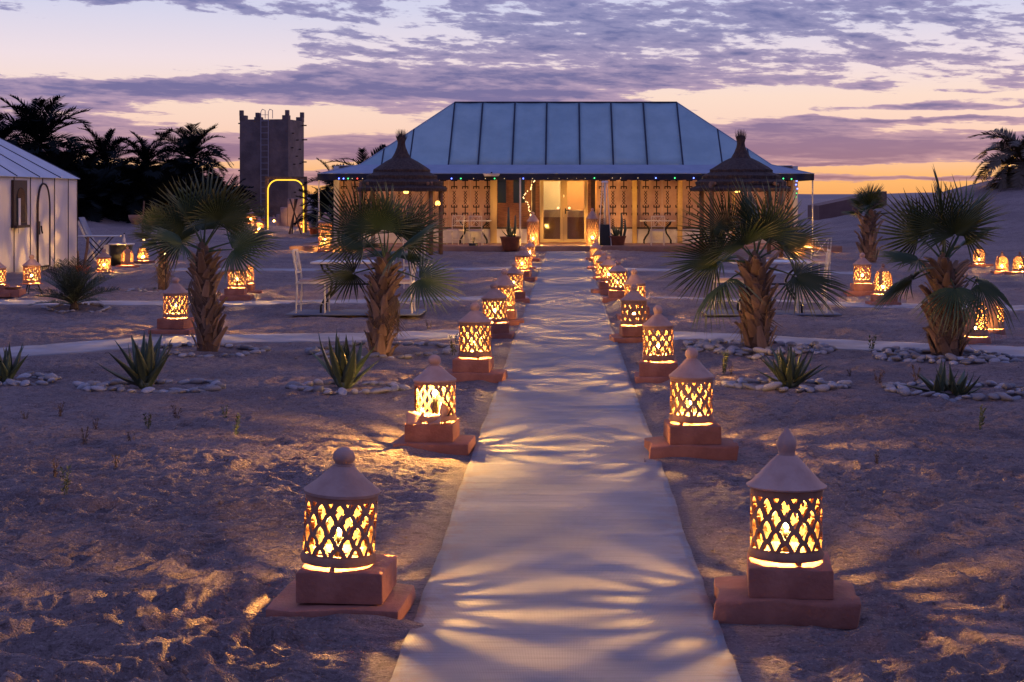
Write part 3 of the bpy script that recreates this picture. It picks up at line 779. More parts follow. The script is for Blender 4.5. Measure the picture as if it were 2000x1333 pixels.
# the two tall lanterns at the door, and one by the tent corner
for (px, py, Y, lab) in [(1041, 483, 48.6, 'tall lattice lantern at the tent door, next to the pot with fairy lights'), (1157, 483, 48.6, 'tall lattice lantern at the tent door, next to the patio heater'), (635, 500, 47.0, 'tall lattice lantern at the tower-side tent corner')]:
    p = at(px, py, Y)
    zt = plinth(p.x, p.y, -0.01, 0, 'plinth of the tall lantern' + lab.split('lantern')[1].replace(', next to', ' by').replace(' at the tent door', ''), 3, 'lantern plinths', blocks=False)
    lantern(p.x, p.y, zt - 0.012, 'tall', lab, 'tall door lanterns')
kinds = ['fleur', 'fleur', 'fleur', 'fleur', 'dome', 'dome2', 'fleur', 'dome2', 'dome', 'dome', 'dome2', 'dome2', 'dome2']
slab_l = ['lattice lantern beside the cross path near the tower-side palm', 'lattice lantern beyond a palm trunk, front one of a pair', 'lattice lantern just behind another one beyond a palm trunk',
          'lattice lantern by the white side tent, next to the orange pot', 'domed lantern with arched openings near the black drum', 'small domed pebble-pierced lantern beyond the black drum',
          'bright lattice lantern beside the small palm at the dune', 'low domed lantern on a wide slab by the cross path', 'front domed lantern on a round base behind the dune-side palm',
          'rear domed lantern of the pair behind the dune-side palm', 'domed pebble lantern at dune foot, half hidden by fronds', 'domed pebble lantern at the dune foot, middle of three', 'domed pebble lantern at the dune foot, farthest from the tent']
for i, p in enumerate(SP):
    z = gz(p.x, p.y)
    if i in (8, 9): zt = plinth(p.x, p.y, z - 0.02, 0, 'round clay base under the ' + slab_l[i].split(' lantern')[0] + ' lantern', i, 'lantern plinths', round_=True)
    else: zt = plinth(p.x, p.y, z - 0.02, R_(random.uniform(-12, 12)), ' '.join(('plinth of the ' + slab_l[i]).split()[:16]), i, 'lantern plinths', blocks=i in (0, 1, 2, 6, 7))
    lantern(p.x, p.y, z - 0.022 + zt, kinds[i], slab_l[i], 'lanterns around the garden', scale=1.0 if i != 9 else 1.05)
# lantern on a little stand by the white side tent + one at its front with a bowl
p = gp(62, 572)
z = gz(p.x, p.y)
t_ = thing('lantern_stand', 'small tripod stand under a lantern beside the white side tent', 'stand', (p.x, p.y, z))
part('tray', MB().lathe([(0.001, 0.20), (0.19, 0.20), (0.19, 0.215), (0.001, 0.215)], 24).mesh('tray', [plinth_m]), t_)
LEG = MB().tube([(0.10, 0, 0.20), (0.19, 0, -0.02)], 0.012, 6).mesh('leg', [iron])
for k in range(3): part('leg', LEG, t_, rot=(0, 0, 2*PI*k/3 + 0.5))
lantern(p.x, p.y, z + 0.213, 'fleur', 'bright lattice lantern standing on a tripod by the white side tent', 'lanterns around the garden')
p = gp(-6, 582); z = gz(p.x, p.y)
zt = plinth(p.x, p.y, z - 0.01, 0.1, 'clay plinth at the front corner of the white side tent', 0, 'lantern plinths')
lantern(p.x, p.y, z - 0.012 + zt, 'fleur', 'lattice lantern cut off beside the front of the white side tent', 'lanterns around the garden')
p = gp(24, 582); z = gz(p.x, p.y)
t_ = thing('clay_bowl', 'shallow bright clay bowl on a block beside the white side tent', 'bowl', (p.x, p.y, z - 0.01))
part('block', BLOCKS[0], t_)
part('dish', MB().lathe([(0.001, 0.125), (0.10, 0.125), (0.16, 0.17), (0.165, 0.17), (0.15, 0.16), (0.09, 0.135), (0.001, 0.135)], 24).mesh('dish', [terra], True), t_)
# shards of the broken lantern
def shard(seed, w_, h_):
    rr = random.Random(seed); mb = MB()
    nU, nV = 6, 4; O = []; I = []
    for j in range(nV + 1):
        for i in range(nU + 1):
            uu = (i / nU - 0.5); vv = (j / nV - 0.5)
            e = 1 - 0.25 * rr.random() * (i in (0, nU) or j in (0, nV))
            th = uu * w_ / R0 * e
            O.append((R0 * math.sin(th), vv * h_ * e, R0 * math.cos(th) - R0)); I.append(((R0 - .016) * math.sin(th), vv * h_ * e, (R0 - .016) * math.cos(th) - R0))
    W = nU + 1; m_ = len(O); fs = []
    for j in range(nV):
        for i in range(nU):
            a = j*W + i; fs += [(a, a+1, a+W+1, a+W), (m_+a, m_+a+W, m_+a+W+1, m_+a+1)]
    bd = [i for i in range(W)] + [j*W + nU for j in range(1, nV+1)] + [nV*W + i for i in range(nU-1, -1, -1)] + [j*W for j in range(nV-1, 0, -1)]
    for a, b_ in zip(bd, bd[1:] + bd[:1]): fs.append((a, m_+a, m_+b_, b_))
    return MB().add(O + I, fs).mesh('shard', [terra], True)
bx, by = LP[1]; bz_ = 0.20
for i, (dx_, dy_, dz_, rot, w_, h_, lab) in enumerate([(-0.105, -0.11, 0.025, (1.2, 0.3, 0.4), 0.17, 0.10, 'long curved clay shard resting at the mouth of the broken lantern'),
        (0.0, -0.13, 0.03, (0.9, -0.2, -0.3), 0.11, 0.09, 'round clay shard lying below the bare bulb of the broken lantern'), (0.07, -0.08, 0.06, (1.5, 0.5, 0.9), 0.10, 0.12, 'upright clay shard leaning inside the broken lantern'),
        (-0.11, -0.05, 0.05, (0.2, -0.9, 0.2), 0.10, 0.10, 'small clay shard propped behind the long shard of the broken lantern')]):
    solo('clay_shard', shard(30 + i, w_, h_), lab, 'shard', (bx + dx_, by + dy_, bz_ + dz_), rot, 'shards of the broken lantern')

# ================================================================== stone rings
def stone_mesh(seed):
    rr = random.Random(seed); bm = bmesh.new(); bmesh.ops.create_icosphere(bm, subdivisions=2, radius=1.0)
    sx, sy, sz = rr.uniform(0.9, 1.35), rr.uniform(0.75, 1.0), rr.uniform(0.5, 0.72)
    for v_ in bm.verts:
        n_ = 1 + 0.28 * float(vnoise(v_.co.x * 1.6 + seed * 3, v_.co.y * 1.6 + v_.co.z * 2.1, seed))
        v_.co = Vector((v_.co.x * sx * n_, v_.co.y * sy * n_, v_.co.z * sz * n_))
    me = bpy.data.meshes.new('stone'); bm.to_mesh(me); bm.free(); me.materials.append(stone_m)
    me.polygons.foreach_set('use_smooth', [True] * len(me.polygons)); return me
STONES = [stone_mesh(100 + i) for i in range(9)]
rlab = ['stone ring around the palm nearest the tower', 'stone ring around the palm between carpet and tower', 'wide pebble ring around the palm between carpet and dune', 'wide pebble ring around the palm nearest the dune',
        'stone ring around the agave below the tower-side palm', 'stone ring around the agave next to the broken lantern', 'stone ring around the agave next to the carpet on dune side', 'stone ring around the low drooping agave by the dune', 'stone ring around the agave at the edge beside the cross path',
        'stone ring around the bushy young palm', 'stone ring around the small palm behind the tower-side palm']
RC = []
for i, (px, py, hw, deep) in enumerate(RINGS):
    c_ = gp(px, py); rx = hw * c_.y / F; RC.append((c_.x, c_.y, rx))
    t_ = thing('stone_ring', rlab[i], 'stone ring', (c_.x, c_.y, 0), 0, 'stone rings around plants')
    agv = 4 <= i <= 8
    ry = rx * (0.95 if not agv else 0.72)
    for d_ in range(deep):
        s0 = (0.046 if not agv else 0.047) * (1.0 if c_.y < 20 else 0.95)
        rad = 1 - d_ * 0.16
        cnt = int(2*PI*math.sqrt((rx**2 + ry**2) / 2) * rad / (s0 * 2.0))
        for k in range(cnt):
            if d_ and agv and random.random() < 0.45: continue
            th = 2*PI*k/cnt + random.uniform(-.05, .05) + d_ * 0.2
            rr_ = rad + random.uniform(-.05, .05)
            x, y = c_.x + rx * rr_ * math.cos(th), c_.y + ry * rr_ * math.sin(th)
            s_ = s0 * random.uniform(0.72, 1.3)
            z = gz(x, y) + s_ * 0.36 + (0.02 if d_ and deep == 3 and d_ == 1 else 0)
            part('stone', random.choice(STONES), t_, (x - c_.x, y - c_.y, z), (random.uniform(-.3, .3), random.uniform(-.3, .3), random.uniform(0, PI)), (s_ * random.uniform(.8, 1.35), s_, s_ * random.uniform(.6, .95)))

# ================================================================== fan palms
def fan_frond(seed, R=0.56, pet=0.38, n=34, span=R_(230), droop=0.10, material=None, limp=0.0):
    rr = random.Random(seed); mb = MB()
    pts = [(0, 0, 0), (pet * .35, 0, .012), (pet * .7, 0, .012), (pet, 0, 0)]
    mb.tube(pts, [0.018, 0.011, 0.008, 0.006], 5, 0)
    dphi = span / n
    for k in range(n):
        ph = -span/2 + (k + .5) * dphi; q = abs(ph) / (span/2)
        L = R * (1 - 0.22 * q * q) * rr.uniform(0.92, 1.05)
        c_, s_ = math.cos(ph), math.sin(ph); nx, ny = -s_, c_
        rad = [0.03, 0.24, 0.44, 0.72, 1.0]; vs = []; at_ = []
        tipd = rr.uniform(0.02, 0.14) + limp * rr.uniform(0.3, 1.0)
        tw = rr.uniform(-0.03, 0.03)
        for j, r_ in enumerate(rad):
            l_ = L * r_
            fw = l_ * math.tan(dphi / 2) * 0.99
            wd = fw * (1.0 if r_ < 0.4 else 0.82) if r_ <= 0.5 else [0, 0, 0, 0.56, 0.05][j] * L * 0.5 * math.tan(dphi / 2)
            zz = -droop * r_**2 * R * (1 + 1.2 * q) - tipd * max(0, r_ - 0.5)**1.6 * R * 1.6 + 0.10 * R * r_ * math.sin(q * PI / 2)**2
            side = tw * max(0, r_ - .5) * 2
            fold = min(wd, 0.02) * 0.55
            x0, y0 = pet + l_ * c_ + nx * side, l_ * s_ + ny * side
            vs += [(x0 + nx * wd, y0 + ny * wd, zz - fold), (x0, y0, zz + fold), (x0 - nx * wd, y0 - ny * wd, zz - fold)]
            at_ += [r_] * 3
        fs = []
        for j in range(len(rad) - 1):
            a = j * 3; fs += [(a, a+1, a+4, a+3), (a+1, a+2, a+5, a+4)]
        mb.add(vs, fs, 0, at_)
    return mb.mesh('frond', [material or fan_m])
FANS = [fan_frond(i, R=random.uniform(0.50, 0.60), pet=random.uniform(0.30, 0.44), n=random.choice([30, 34, 38]), span=R_(random.uniform(190, 250)), droop=random.uniform(0.05, 0.16)) for i in range(7)]
DROOP = [fan_frond(20 + i, R=0.54, pet=0.34, n=32, span=R_(210), droop=0.3, limp=0.35) for i in range(3)]
DRY = [fan_frond(30 + i, R=0.34, pet=0.22, n=18, span=R_(120), droop=0.5, limp=0.8, material=dead_m) for i in range(2)]
def boot_mesh(seed):
    rr = random.Random(seed); vs = []; w_ = 0.052
    for j, (z, o_, ww, th) in enumerate([(0, 0.0, 1.0, .010), (0.05, 0.016, 0.92, .014), (0.10, 0.034, 0.7, .012), (0.145, 0.062 + rr.uniform(-.01, .02), 0.42, .008)]):
        for q in (-1, -0.4, 0.4, 1): vs.append((q * w_ * ww, -(o_ + th * (1 - abs(q))) , z))
        for q in (-1, -0.4, 0.4, 1): vs.append((q * w_ * ww, -(o_ - .012), z))
    fs = []
    for j in range(3):
        for i in range(3):
            a = j*8 + i; fs.append((a, a+1, a+9, a+8)); fs.append((a+4, a+12, a+13, a+5))
        a = j*8; fs.append((a, a+8, a+12, a+4)); fs.append((a+3, a+7, a+15, a+11))
    fs.append((24, 25, 26, 27, 31, 30, 29, 28))
    return MB().add(vs, fs).mesh('leaf_base', [boot_m])
BOOTS = [boot_mesh(i) for i in range(4)]
def fan_palm(px, py, label, trunk_h, r0, nf, seed, sc=1.0, skirt=0, top_scale=1.0, boots=105, lean=(0, 0), extra=None):
    p = gp(px, py); rr = random.Random(seed); z = gz(p.x, p.y)
    if lean == (0, 0): lean = (rr.uniform(-.06, .06), rr.uniform(-.05, .05))
    t_ = thing('fan_palm', label, 'palm', (p.x, p.y, z - 0.02), 0, 'fan palms of the garden')
    prof = [(r0 * 1.12, 0), (r0 * 1.0, 0.1), (r0 * 0.93, trunk_h * .4), (r0 * 0.95, trunk_h * .7), (r0 * 0.85, trunk_h), (r0 * 0.45, trunk_h + .14), (0.01, trunk_h + .2)]
    mb = MB(); mb.lathe([(r_ * 0.86, zz) for r_, zz in prof], 18, wob=0.06)
    mb.v = [(x + lean[0] * zz * zz, y + lean[1] * zz * zz, zz) for x, y, zz in mb.v]
    part('trunk', mb.mesh('trunk', [trunk_m], True), t_)
    for k in range(boots):
        f = (k + .5) / boots; zz = 0.02 + f**0.95 * (trunk_h + 0.02); th = k * 2.39996 + rr.uniform(-.3, .3)
        r_ = np.interp(zz, [q[1] for q in prof], [q[0] for q in prof]) * 0.86
        opn = 0.15 + 0.75 * max(0, f - 0.45) + rr.uniform(-.1, .1)
        M = Matrix.Rotation(th + PI/2, 3, 'Z') @ Matrix.Rotation(opn, 3, 'X') @ Matrix.Rotation(rr.uniform(-.45, .45), 3, 'Y')
        s_ = r0 / 0.13 * rr.uniform(0.5, 1.0)
        part('leaf_base', rr.choice(BOOTS), t_, (r_ * math.cos(th) + lean[0]*zz*zz, r_ * math.sin(th) + lean[1]*zz*zz, zz), M, (s_, s_, s_ * rr.uniform(0.9, 2.0)))
    top = Vector((lean[0] * trunk_h**2, lean[1] * trunk_h**2, trunk_h + 0.05))
    fl = []
    for k in range(nf):
        f = (k + .5) / nf
        fl.append((k * 2.39996 + rr.uniform(-.3, .3) + seed, 86 - 84 * f**1.05 + rr.uniform(-8, 8), rr.uniform(-35, 35), None))
    for e_ in (extra or []): fl.append(e_)
    for (a, elv, roll, s_) in fl:
        e = R_(elv)
        X = Vector((math.cos(e) * math.cos(a), math.cos(e) * math.sin(a), math.sin(e)))
        Zv = Vector((-math.sin(e) * math.cos(a), -math.sin(e) * math.sin(a), math.cos(e)))
        Yv = Zv.cross(X); M = Matrix((X, Yv, Zv)).transposed()
        M = M @ Matrix.Rotation(R_(roll), 3, 'X')
        me = rr.choice(FANS) if elv > -22 else rr.choice(DROOP)
        part('frond', me, t_, top + Vector((0, 0, 0.06 * math.sin(e))), M, (s_ or rr.uniform(0.88, 1.1)) * sc)
    for k in range(skirt):
        a = k * 2.39996 + 1; e = R_(rr.uniform(-78, -50))
        X = Vector((math.cos(e) * math.cos(a), math.cos(e) * math.sin(a), math.sin(e))); Zv = Vector((-math.sin(e) * math.cos(a), -math.sin(e) * math.sin(a), math.cos(e)))
        M = Matrix((X, Zv.cross(X), Zv)).transposed()
        part('dry_frond', rr.choice(DRY), t_, top + Vector((0, 0, -0.1 - 0.2 * rr.random())), M, sc)
    return t_
# (azimuth, elevation, roll, size): azimuth 0 = toward the dune side, -90 deg = toward the camera
A_ = R_
fan_palm(405, 685, 'fan palm with dark crown, nearest the tower, in a stone ring', 1.06, 0.122, 6, 1, 0.93, 5, extra=[(A_(180), 62, 80, 1.05), (A_(20), 55, -70, 1.0), (A_(-10), 5, 60, 1.0), (A_(170), 22, 70, 1.0)])
fan_palm(742, 692, 'fan palm with mossy trunk foot between the carpet and tower', 0.96, 0.125, 6, 2, 0.94, 5, extra=[(A_(165), 45, 80, 1.15), (A_(40), 35, -70, 1.1), (A_(75), 75, 80, 0.95), (A_(-5), -18, 40, 1.0), (A_(185), -12, 40, 1.0)])
fan_palm(1480, 692, 'fan palm with pale shaggy trunk between the carpet and dune', 0.90, 0.145, 6, 3, 1.02, 5, extra=[(A_(35), 48, 85, 1.1), (A_(150), 40, 80, 1.1), (A_(190), 5, 50, 1.1), (A_(200), -25, 20, 1.1), (A_(-10), -15, 30, 1.1)])
fan_palm(1848, 700, 'fan palm with dark bushy trunk nearest the dune', 0.93, 0.155, 6, 4, 0.97, 6, extra=[(A_(80), 62, 85, 1.25), (A_(35), 52, 85, 1.2), (A_(150), 45, 70, 1.1), (A_(-80), -34, 0, 0.95), (A_(-15), -24, 30, 1.1), (A_(200), -16, 30, 1.05)])
fan_palm(1697, 512, 'small fan palm alone at the foot of the dune', 1.15, 0.21, 13, 5, 0.8, 5, boots=46)
fan_palm(318, 566, 'small slender fan palm behind the palm nearest the tower', 0.78, 0.10, 11, 6, 0.85, 5, boots=30)

# ================================================================== date palms
def date_frond(seed, L=2.2, drop=0.9, ll=0.42, n=40, w_=0.042, lift=0.35, material=None):
    rr = random.Random(seed); mb = MB(); pts = []
    for i in range(9):
        s_ = i / 8; pts.append((L * (s_ - 0.18 * s_**3 * drop), 0, L * (lift * s_ - drop * 0.55 * s_**2.2)))
    mb.tube(pts, [0.03 * L/2.2 * (1 - .85*i/8) for i in range(9)], 4, 0)
    P = np.array(pts)
    for k in range(n):
        s_ = 0.12 + 0.88 * (k + .5) / n
        c_ = np.array([np.interp(s_, np.linspace(0, 1, 9), P[:, q]) for q in range(3)])
        d_ = np.array([np.interp(min(1, s_ + .05), np.linspace(0, 1, 9), P[:, q]) for q in range(3)]) - c_ if s_ < .95 else P[-1] - P[-2]
        d_ = d_ / (np.linalg.norm(d_) + 1e-9)
        l_ = ll * L / 2.2 * (0.55 + 0.6 * math.sin(PI * min(1, s_ * 0.9 + 0.12))) * rr.uniform(.85, 1.1)
        for sg in (-1, 1):
            out_ = np.array([0, sg * 0.75, rr.uniform(0.1, 0.45)]); v_ = d_ * rr.uniform(0.65, 0.9) + out_; v_ /= np.linalg.norm(v_)
            tip = c_ + v_ * l_ + np.array([0, 0, -0.10 * l_]); mid = c_ + v_ * l_ * .5
            wv_ = d_ * w_ * L / 2.2
            mb.add([c_ - wv_ * .5, c_ + wv_ * .5, mid + wv_ * .6, tip, mid - wv_ * .6], [(0, 1, 2, 4), (4, 2, 3)], 0, [0, 0, .5, 1, .5])
    return mb.mesh('frond', [material or date_m])
DATES = [date_frond(40 + i, drop=random.uniform(0.5, 1.3), lift=random.uniform(0.25, 0.5)) for i in range(6)]
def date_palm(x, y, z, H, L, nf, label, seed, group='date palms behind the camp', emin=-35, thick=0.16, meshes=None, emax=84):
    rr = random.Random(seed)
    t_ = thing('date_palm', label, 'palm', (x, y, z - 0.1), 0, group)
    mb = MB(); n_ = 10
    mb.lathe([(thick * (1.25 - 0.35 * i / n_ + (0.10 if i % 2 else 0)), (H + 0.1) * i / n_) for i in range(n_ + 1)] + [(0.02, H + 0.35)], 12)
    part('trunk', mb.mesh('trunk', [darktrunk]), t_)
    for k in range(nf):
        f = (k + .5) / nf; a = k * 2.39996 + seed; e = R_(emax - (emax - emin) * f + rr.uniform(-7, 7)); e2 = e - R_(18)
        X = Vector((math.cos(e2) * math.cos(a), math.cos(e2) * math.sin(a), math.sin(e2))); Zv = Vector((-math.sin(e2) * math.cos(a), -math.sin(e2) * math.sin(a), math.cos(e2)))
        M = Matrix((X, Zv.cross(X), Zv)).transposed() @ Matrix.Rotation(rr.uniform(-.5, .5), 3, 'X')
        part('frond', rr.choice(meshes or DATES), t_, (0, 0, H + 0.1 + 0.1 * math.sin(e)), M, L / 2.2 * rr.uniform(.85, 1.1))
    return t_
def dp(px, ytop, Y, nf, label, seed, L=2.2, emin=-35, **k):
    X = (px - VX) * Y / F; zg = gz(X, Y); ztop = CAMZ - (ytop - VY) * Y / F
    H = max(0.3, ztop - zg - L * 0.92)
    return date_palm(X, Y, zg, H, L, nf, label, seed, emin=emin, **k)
dp(75, 168, 72, 46, 'tallest date palm in the dark grove behind the side tent', 1, 3.0)
dp(-10, 195, 74, 40, 'date palm at the outer end of the grove beside the tallest palm', 2, 2.8)
dp(205, 236, 74, 40, 'mid-height date palm next to the tallest palm in the grove', 3, 2.3)
dp(286, 248, 76, 40, 'date palm in the middle of the dark grove', 4, 2.2)
dp(375, 226, 78, 44, 'round-headed date palm at the grove end nearest the mud tower', 5, 2.4)
DENSE = [date_frond(80 + i, drop=random.uniform(0.4, 1.0), lift=0.3, n=30, w_=0.07, ll=0.5) for i in range(4)]
glab = 'low bushy date palm filling the grove under the tall crowns'
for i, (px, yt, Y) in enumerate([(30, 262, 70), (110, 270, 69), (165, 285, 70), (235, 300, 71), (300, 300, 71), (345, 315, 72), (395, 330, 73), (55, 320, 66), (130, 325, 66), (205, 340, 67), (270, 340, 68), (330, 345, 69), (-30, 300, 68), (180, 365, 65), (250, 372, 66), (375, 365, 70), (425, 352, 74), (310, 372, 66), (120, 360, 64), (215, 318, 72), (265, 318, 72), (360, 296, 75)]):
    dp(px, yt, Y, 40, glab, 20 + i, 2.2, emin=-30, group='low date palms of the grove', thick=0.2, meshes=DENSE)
dp(712, 272, 66, 30, 'date palm crown rising behind the big tent roof', 40, 2.2)
dp(655, 308, 70, 26, 'small date palm behind the tower-side corner of the big tent', 41, 1.6)
dp(628, 352, 66, 26, 'low palm clump between the lit arch and the big tent', 42, 1.5, emin=-10)
dp(450, 340, 82, 26, 'low palm clump at the foot of the mud tower', 43, 1.7, emin=-10)
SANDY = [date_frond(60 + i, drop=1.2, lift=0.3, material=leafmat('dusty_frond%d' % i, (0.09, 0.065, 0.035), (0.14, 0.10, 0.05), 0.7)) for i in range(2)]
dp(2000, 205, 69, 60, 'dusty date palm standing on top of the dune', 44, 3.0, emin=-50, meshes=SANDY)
px_, py_ = (1985 - VX) * 71 / F, 71.0; zz_ = gz(px_, py_)
t_ = thing('ground_lamp', 'small amber ground lamp lighting the dusty palm on the dune', 'lamp', (px_, py_, zz_))
part('bulb', BULB, t_, (0, 0, 0.12), (0, 0, 0), 1.5); part('base', MB().lathe([(0.001, -0.05), (0.09, -0.05), (0.09, 0.04), (0.03, 0.08), (0.001, 0.08)], 14).mesh('base', [iron], True), t_)
# young bushy palm by the cross path
p = gp(145, 604)
YNG = [date_frond(70 + i, L=0.85, drop=0.35, ll=0.5, n=22, w_=0.036, lift=0.15, material=bush_m) for i in range(3)]
date_palm(p.x, p.y, gz(p.x, p.y), 0.06, 0.84 * 2.2, 54, 'bushy young date palm in a small stone ring by the cross path', 9, emin=22, thick=0.07, meshes=YNG)

# ================================================================== agaves
def agave_leaf(seed, L=0.42, w_=0.04):
    rr = random.Random(seed); vs = []; at_ = []; bend = rr.uniform(-0.05, 0.10)
    N = 7
    for j in range(N + 1):
        s_ = j / N; ww = w_ * (0.75 + 0.5 * math.sin(PI * min(1, s_ * 0.9 + 0.1))) * (1 - s_**2.2) + 0.001
        x = L * s_; z = bend * s_**2 * L * 3
        ch = ww * 0.45
        vs += [(x, ww, z + ch), (x, ww * .5, z + ch * .2), (x, 0, z), (x, -ww * .5, z + ch * .2), (x, -ww, z + ch), (x, 0, z - 0.014 * (1 - s_) - 0.001)]
        at_ += [1.0, 0.3 + .4*s_, 0.2 + .4*s_, 0.3 + .4*s_, 1.0, .3]
    fs = []
    for j in range(N):
        a = j * 6
        for i in range(6): fs.append((a + i, a + (i+1) % 6, a + 6 + (i+1) % 6, a + 6 + i))
    return MB().add(vs, fs, 0, at_).mesh('leaf', [agave_m], True)
AGL = [agave_leaf(i) for i in range(4)]
def agave(px, py, label, nl, size, seed, emin=38, emax=86, extra=()):
    p = gp(px, py); rr = random.Random(seed)
    t_ = thing('agave', label, 'agave', (p.x, p.y, gz(p.x, p.y) - 0.01), 0, 'agaves in stone rings')
    for k in range(nl):
        f = (k + .5) / nl; a = k * 2.39996 + seed; e = R_(emax - (emax - emin) * f + rr.uniform(-5, 5))
        X = Vector((math.cos(e) * math.cos(a), math.cos(e) * math.sin(a), math.sin(e))); Zv = Vector((-math.sin(e) * math.cos(a), -math.sin(e) * math.sin(a), math.cos(e)))
        M = Matrix((X, Zv.cross(X), Zv)).transposed()
        part('leaf', rr.choice(AGL), t_, (0.03 * math.cos(a), 0.03 * math.sin(a), 0), M, size * rr.uniform(.8, 1.12))
    for (a, e, s_) in extra:
        a = R_(a); e = R_(e)
        X = Vector((math.cos(e) * math.cos(a), math.cos(e) * math.sin(a), math.sin(e))); Zv = Vector((-math.sin(e) * math.cos(a), -math.sin(e) * math.sin(a), math.cos(e)))
        part('leaf', AGL[0], t_, (0, 0, 0.02), Matrix((X, Zv.cross(X), Zv)).transposed(), s_)
agave(285, 757, 'tall agave with one leaf lying flat, below the tower-side palm', 18, 1.18, 1, 44, extra=[(183, 14, 1.15)])
agave(674, 758, 'tall agave next to the broken lantern', 19, 1.14, 2, 36)
agave(1541, 762, 'bright green agave near the carpet on the dune side', 26, 0.9, 3, 28)
agave(1868, 768, 'low drooping agave by the dune-side palm', 16, 0.72, 4, 14, 64)
agave(1832, 768, 'thin silvery agave beside the low drooping one', 8, 0.7, 5, 15, 60)
agave(12, 741, 'agave at the edge beside the tower-side cross path', 16, 0.85, 6, 38)

# ================================================================== weeds and clods
def weed_mesh(seed, h, n, m_):
    rr = random.Random(seed); mb = MB()
    for s_ in range(rr.randint(2, 4)):
        a = rr.uniform(0, 6.28); ln = rr.uniform(.1, .5)
        pts = [Vector((0.02 * math.cos(a), 0.02 * math.sin(a), -0.01))]
        for j in range(1, 5): pts.append(Vector((h * ln * (j/4)**1.4 * math.cos(a), h * ln * (j/4)**1.4 * math.sin(a), h * j/4 * rr.uniform(.85, 1.05))))
        mb.tube(pts, [0.004, 0.0035, 0.003, 0.002, 0.001], 4)
        for k in range(n):
            f = rr.uniform(.12, 1); c_ = pts[0].lerp(pts[-1], f); b_ = rr.uniform(0, 6.28); e = rr.uniform(.2, 1.1); l_ = rr.uniform(.018, .045) * (h / .16)
            d_ = Vector((math.cos(b_) * math.cos(e), math.sin(b_) * math.cos(e), math.sin(e))); q = d_.cross(Vector((0, 0, 1))).normalized() * l_ * .18
            mb.add([c_, c_ + d_ * l_ * .5 + q, c_ + d_ * l_, c_ + d_ * l_ * .5 - q], [(0, 1, 2, 3)], 0, [0.2, .5, 1, .5])
    return mb.mesh('weed', [m_])
WD = [weed_mesh(i, .20, 34, weed_m) for i in range(3)]; DW = [weed_mesh(10 + i, .13, 22, dryweed_m) for i in range(3)]
weeds = [(1412, 735, 0, 'upright pale green weed beside the carpet between lantern and palm ring', 1.3), (458, 862, 0, 'leafy green weed on the open sand below the tower-side agave', 1.0), (440, 822, 0, 'thin green weed behind the leafy weed on open sand', .7),
         (290, 838, 0, 'flat spreading green weed on the sand below the tall agave', .75), (345, 812, 1, 'dry upright weed next to the flat spreading weed', 1.1), (257, 868, 1, 'dark dry weed below the flat spreading weed', 1.0), (165, 872, 1, 'dry twiggy weed on open tower-side sand', 1.0),
         (118, 808, 1, 'dry brown weed below the stone ring at the edge', 1.2), (50, 812, 1, 'small dry weed near the sand edge, tower side', .8), (187, 838, 1, 'low dry weed tuft on tower-side sand', .8), (130, 968, 0, 'tall thin weed pair standing on the sand near the tower-side foreground', 1.0), (108, 940, 1, 'brown dry weed beside the tall thin weed pair', 1.1),
         (226, 918, 1, 'tiny dark dry weed on the foreground sand', .8), (442, 910, 1, 'tiny reddish dry weed on foreground sand', .6), (1912, 842, 0, 'faint upright weed on the dune-side sand below the low agave', 1.1), (1790, 752, 1, 'dry weed behind the low drooping agave', 1.5), (1660, 738, 1, 'thin dry weed between two dune-side stone rings', 1.2), (1715, 752, 1, 'dry weed stalk beside the dune-side agave ring', 1.3),
         (1702, 686, 0, 'small green weed tuft beside the dune-side cross path', 1.1), (885, 690, 0, 'grey-green weed beside the carpet behind the third lantern', 1.4), (1712, 905, 1, 'dry weed on the bare dune-side sand', .9), (1428, 735, 1, 'dry sprig beside the upright pale green weed', .8), (1260, 905, 1, 'dry sprig at the carpet edge by the dune-side plinth', .35), (838, 642, 1, 'dry shrub tuft beside the cross path and carpet', 1.2)]
for i, (px, py, k, lab, s_) in enumerate(weeds):
    p = gp(px, py); solo('weed', (DW if k else WD)[i % 3], lab, 'weed', (p.x, p.y, gz(p.x, p.y) - 0.005), (0, 0, i * 1.7), 'weeds on the sand', s_ * 0.78)
# loose stones and clods: uncountable litter, one mesh
mb = MB()
for i in range(650):
    yy = 4.9 + 17 * random.random()**1.5; xx = random.uniform(-0.40, 0.34) * yy
    if abs(xx) < 0.7: continue
    s_ = random.choice([0.006, 0.008, 0.011, 0.016]) * random.uniform(.7, 1.4)
    ph = random.random() * 3
    vs = [Vector((math.cos(ph + k * 1.2566) * s_ * random.uniform(.8, 1.3), math.sin(ph + k * 1.2566) * s_ * random.uniform(.7, 1.2), -s_ * .3)) for k in range(5)]
    vs += [v_ * 0.62 + Vector((0, 0, s_ * random.uniform(.7, 1.0))) for v_ in vs]
    z = gz(xx, yy); c_ = Vector((xx, yy, z))
    mb.add([v_ + c_ for v_ in vs], [(k, (k+1) % 5, 5 + (k+1) % 5, 5 + k) for k in range(5)] + [(5, 6, 7, 8, 9)])
clods = struct('sand_clods', mb.mesh('sand_clods', [sand]), 'stuff'); tag(clods, 'small clods and pebbles scattered over the sand', 'pebbles')

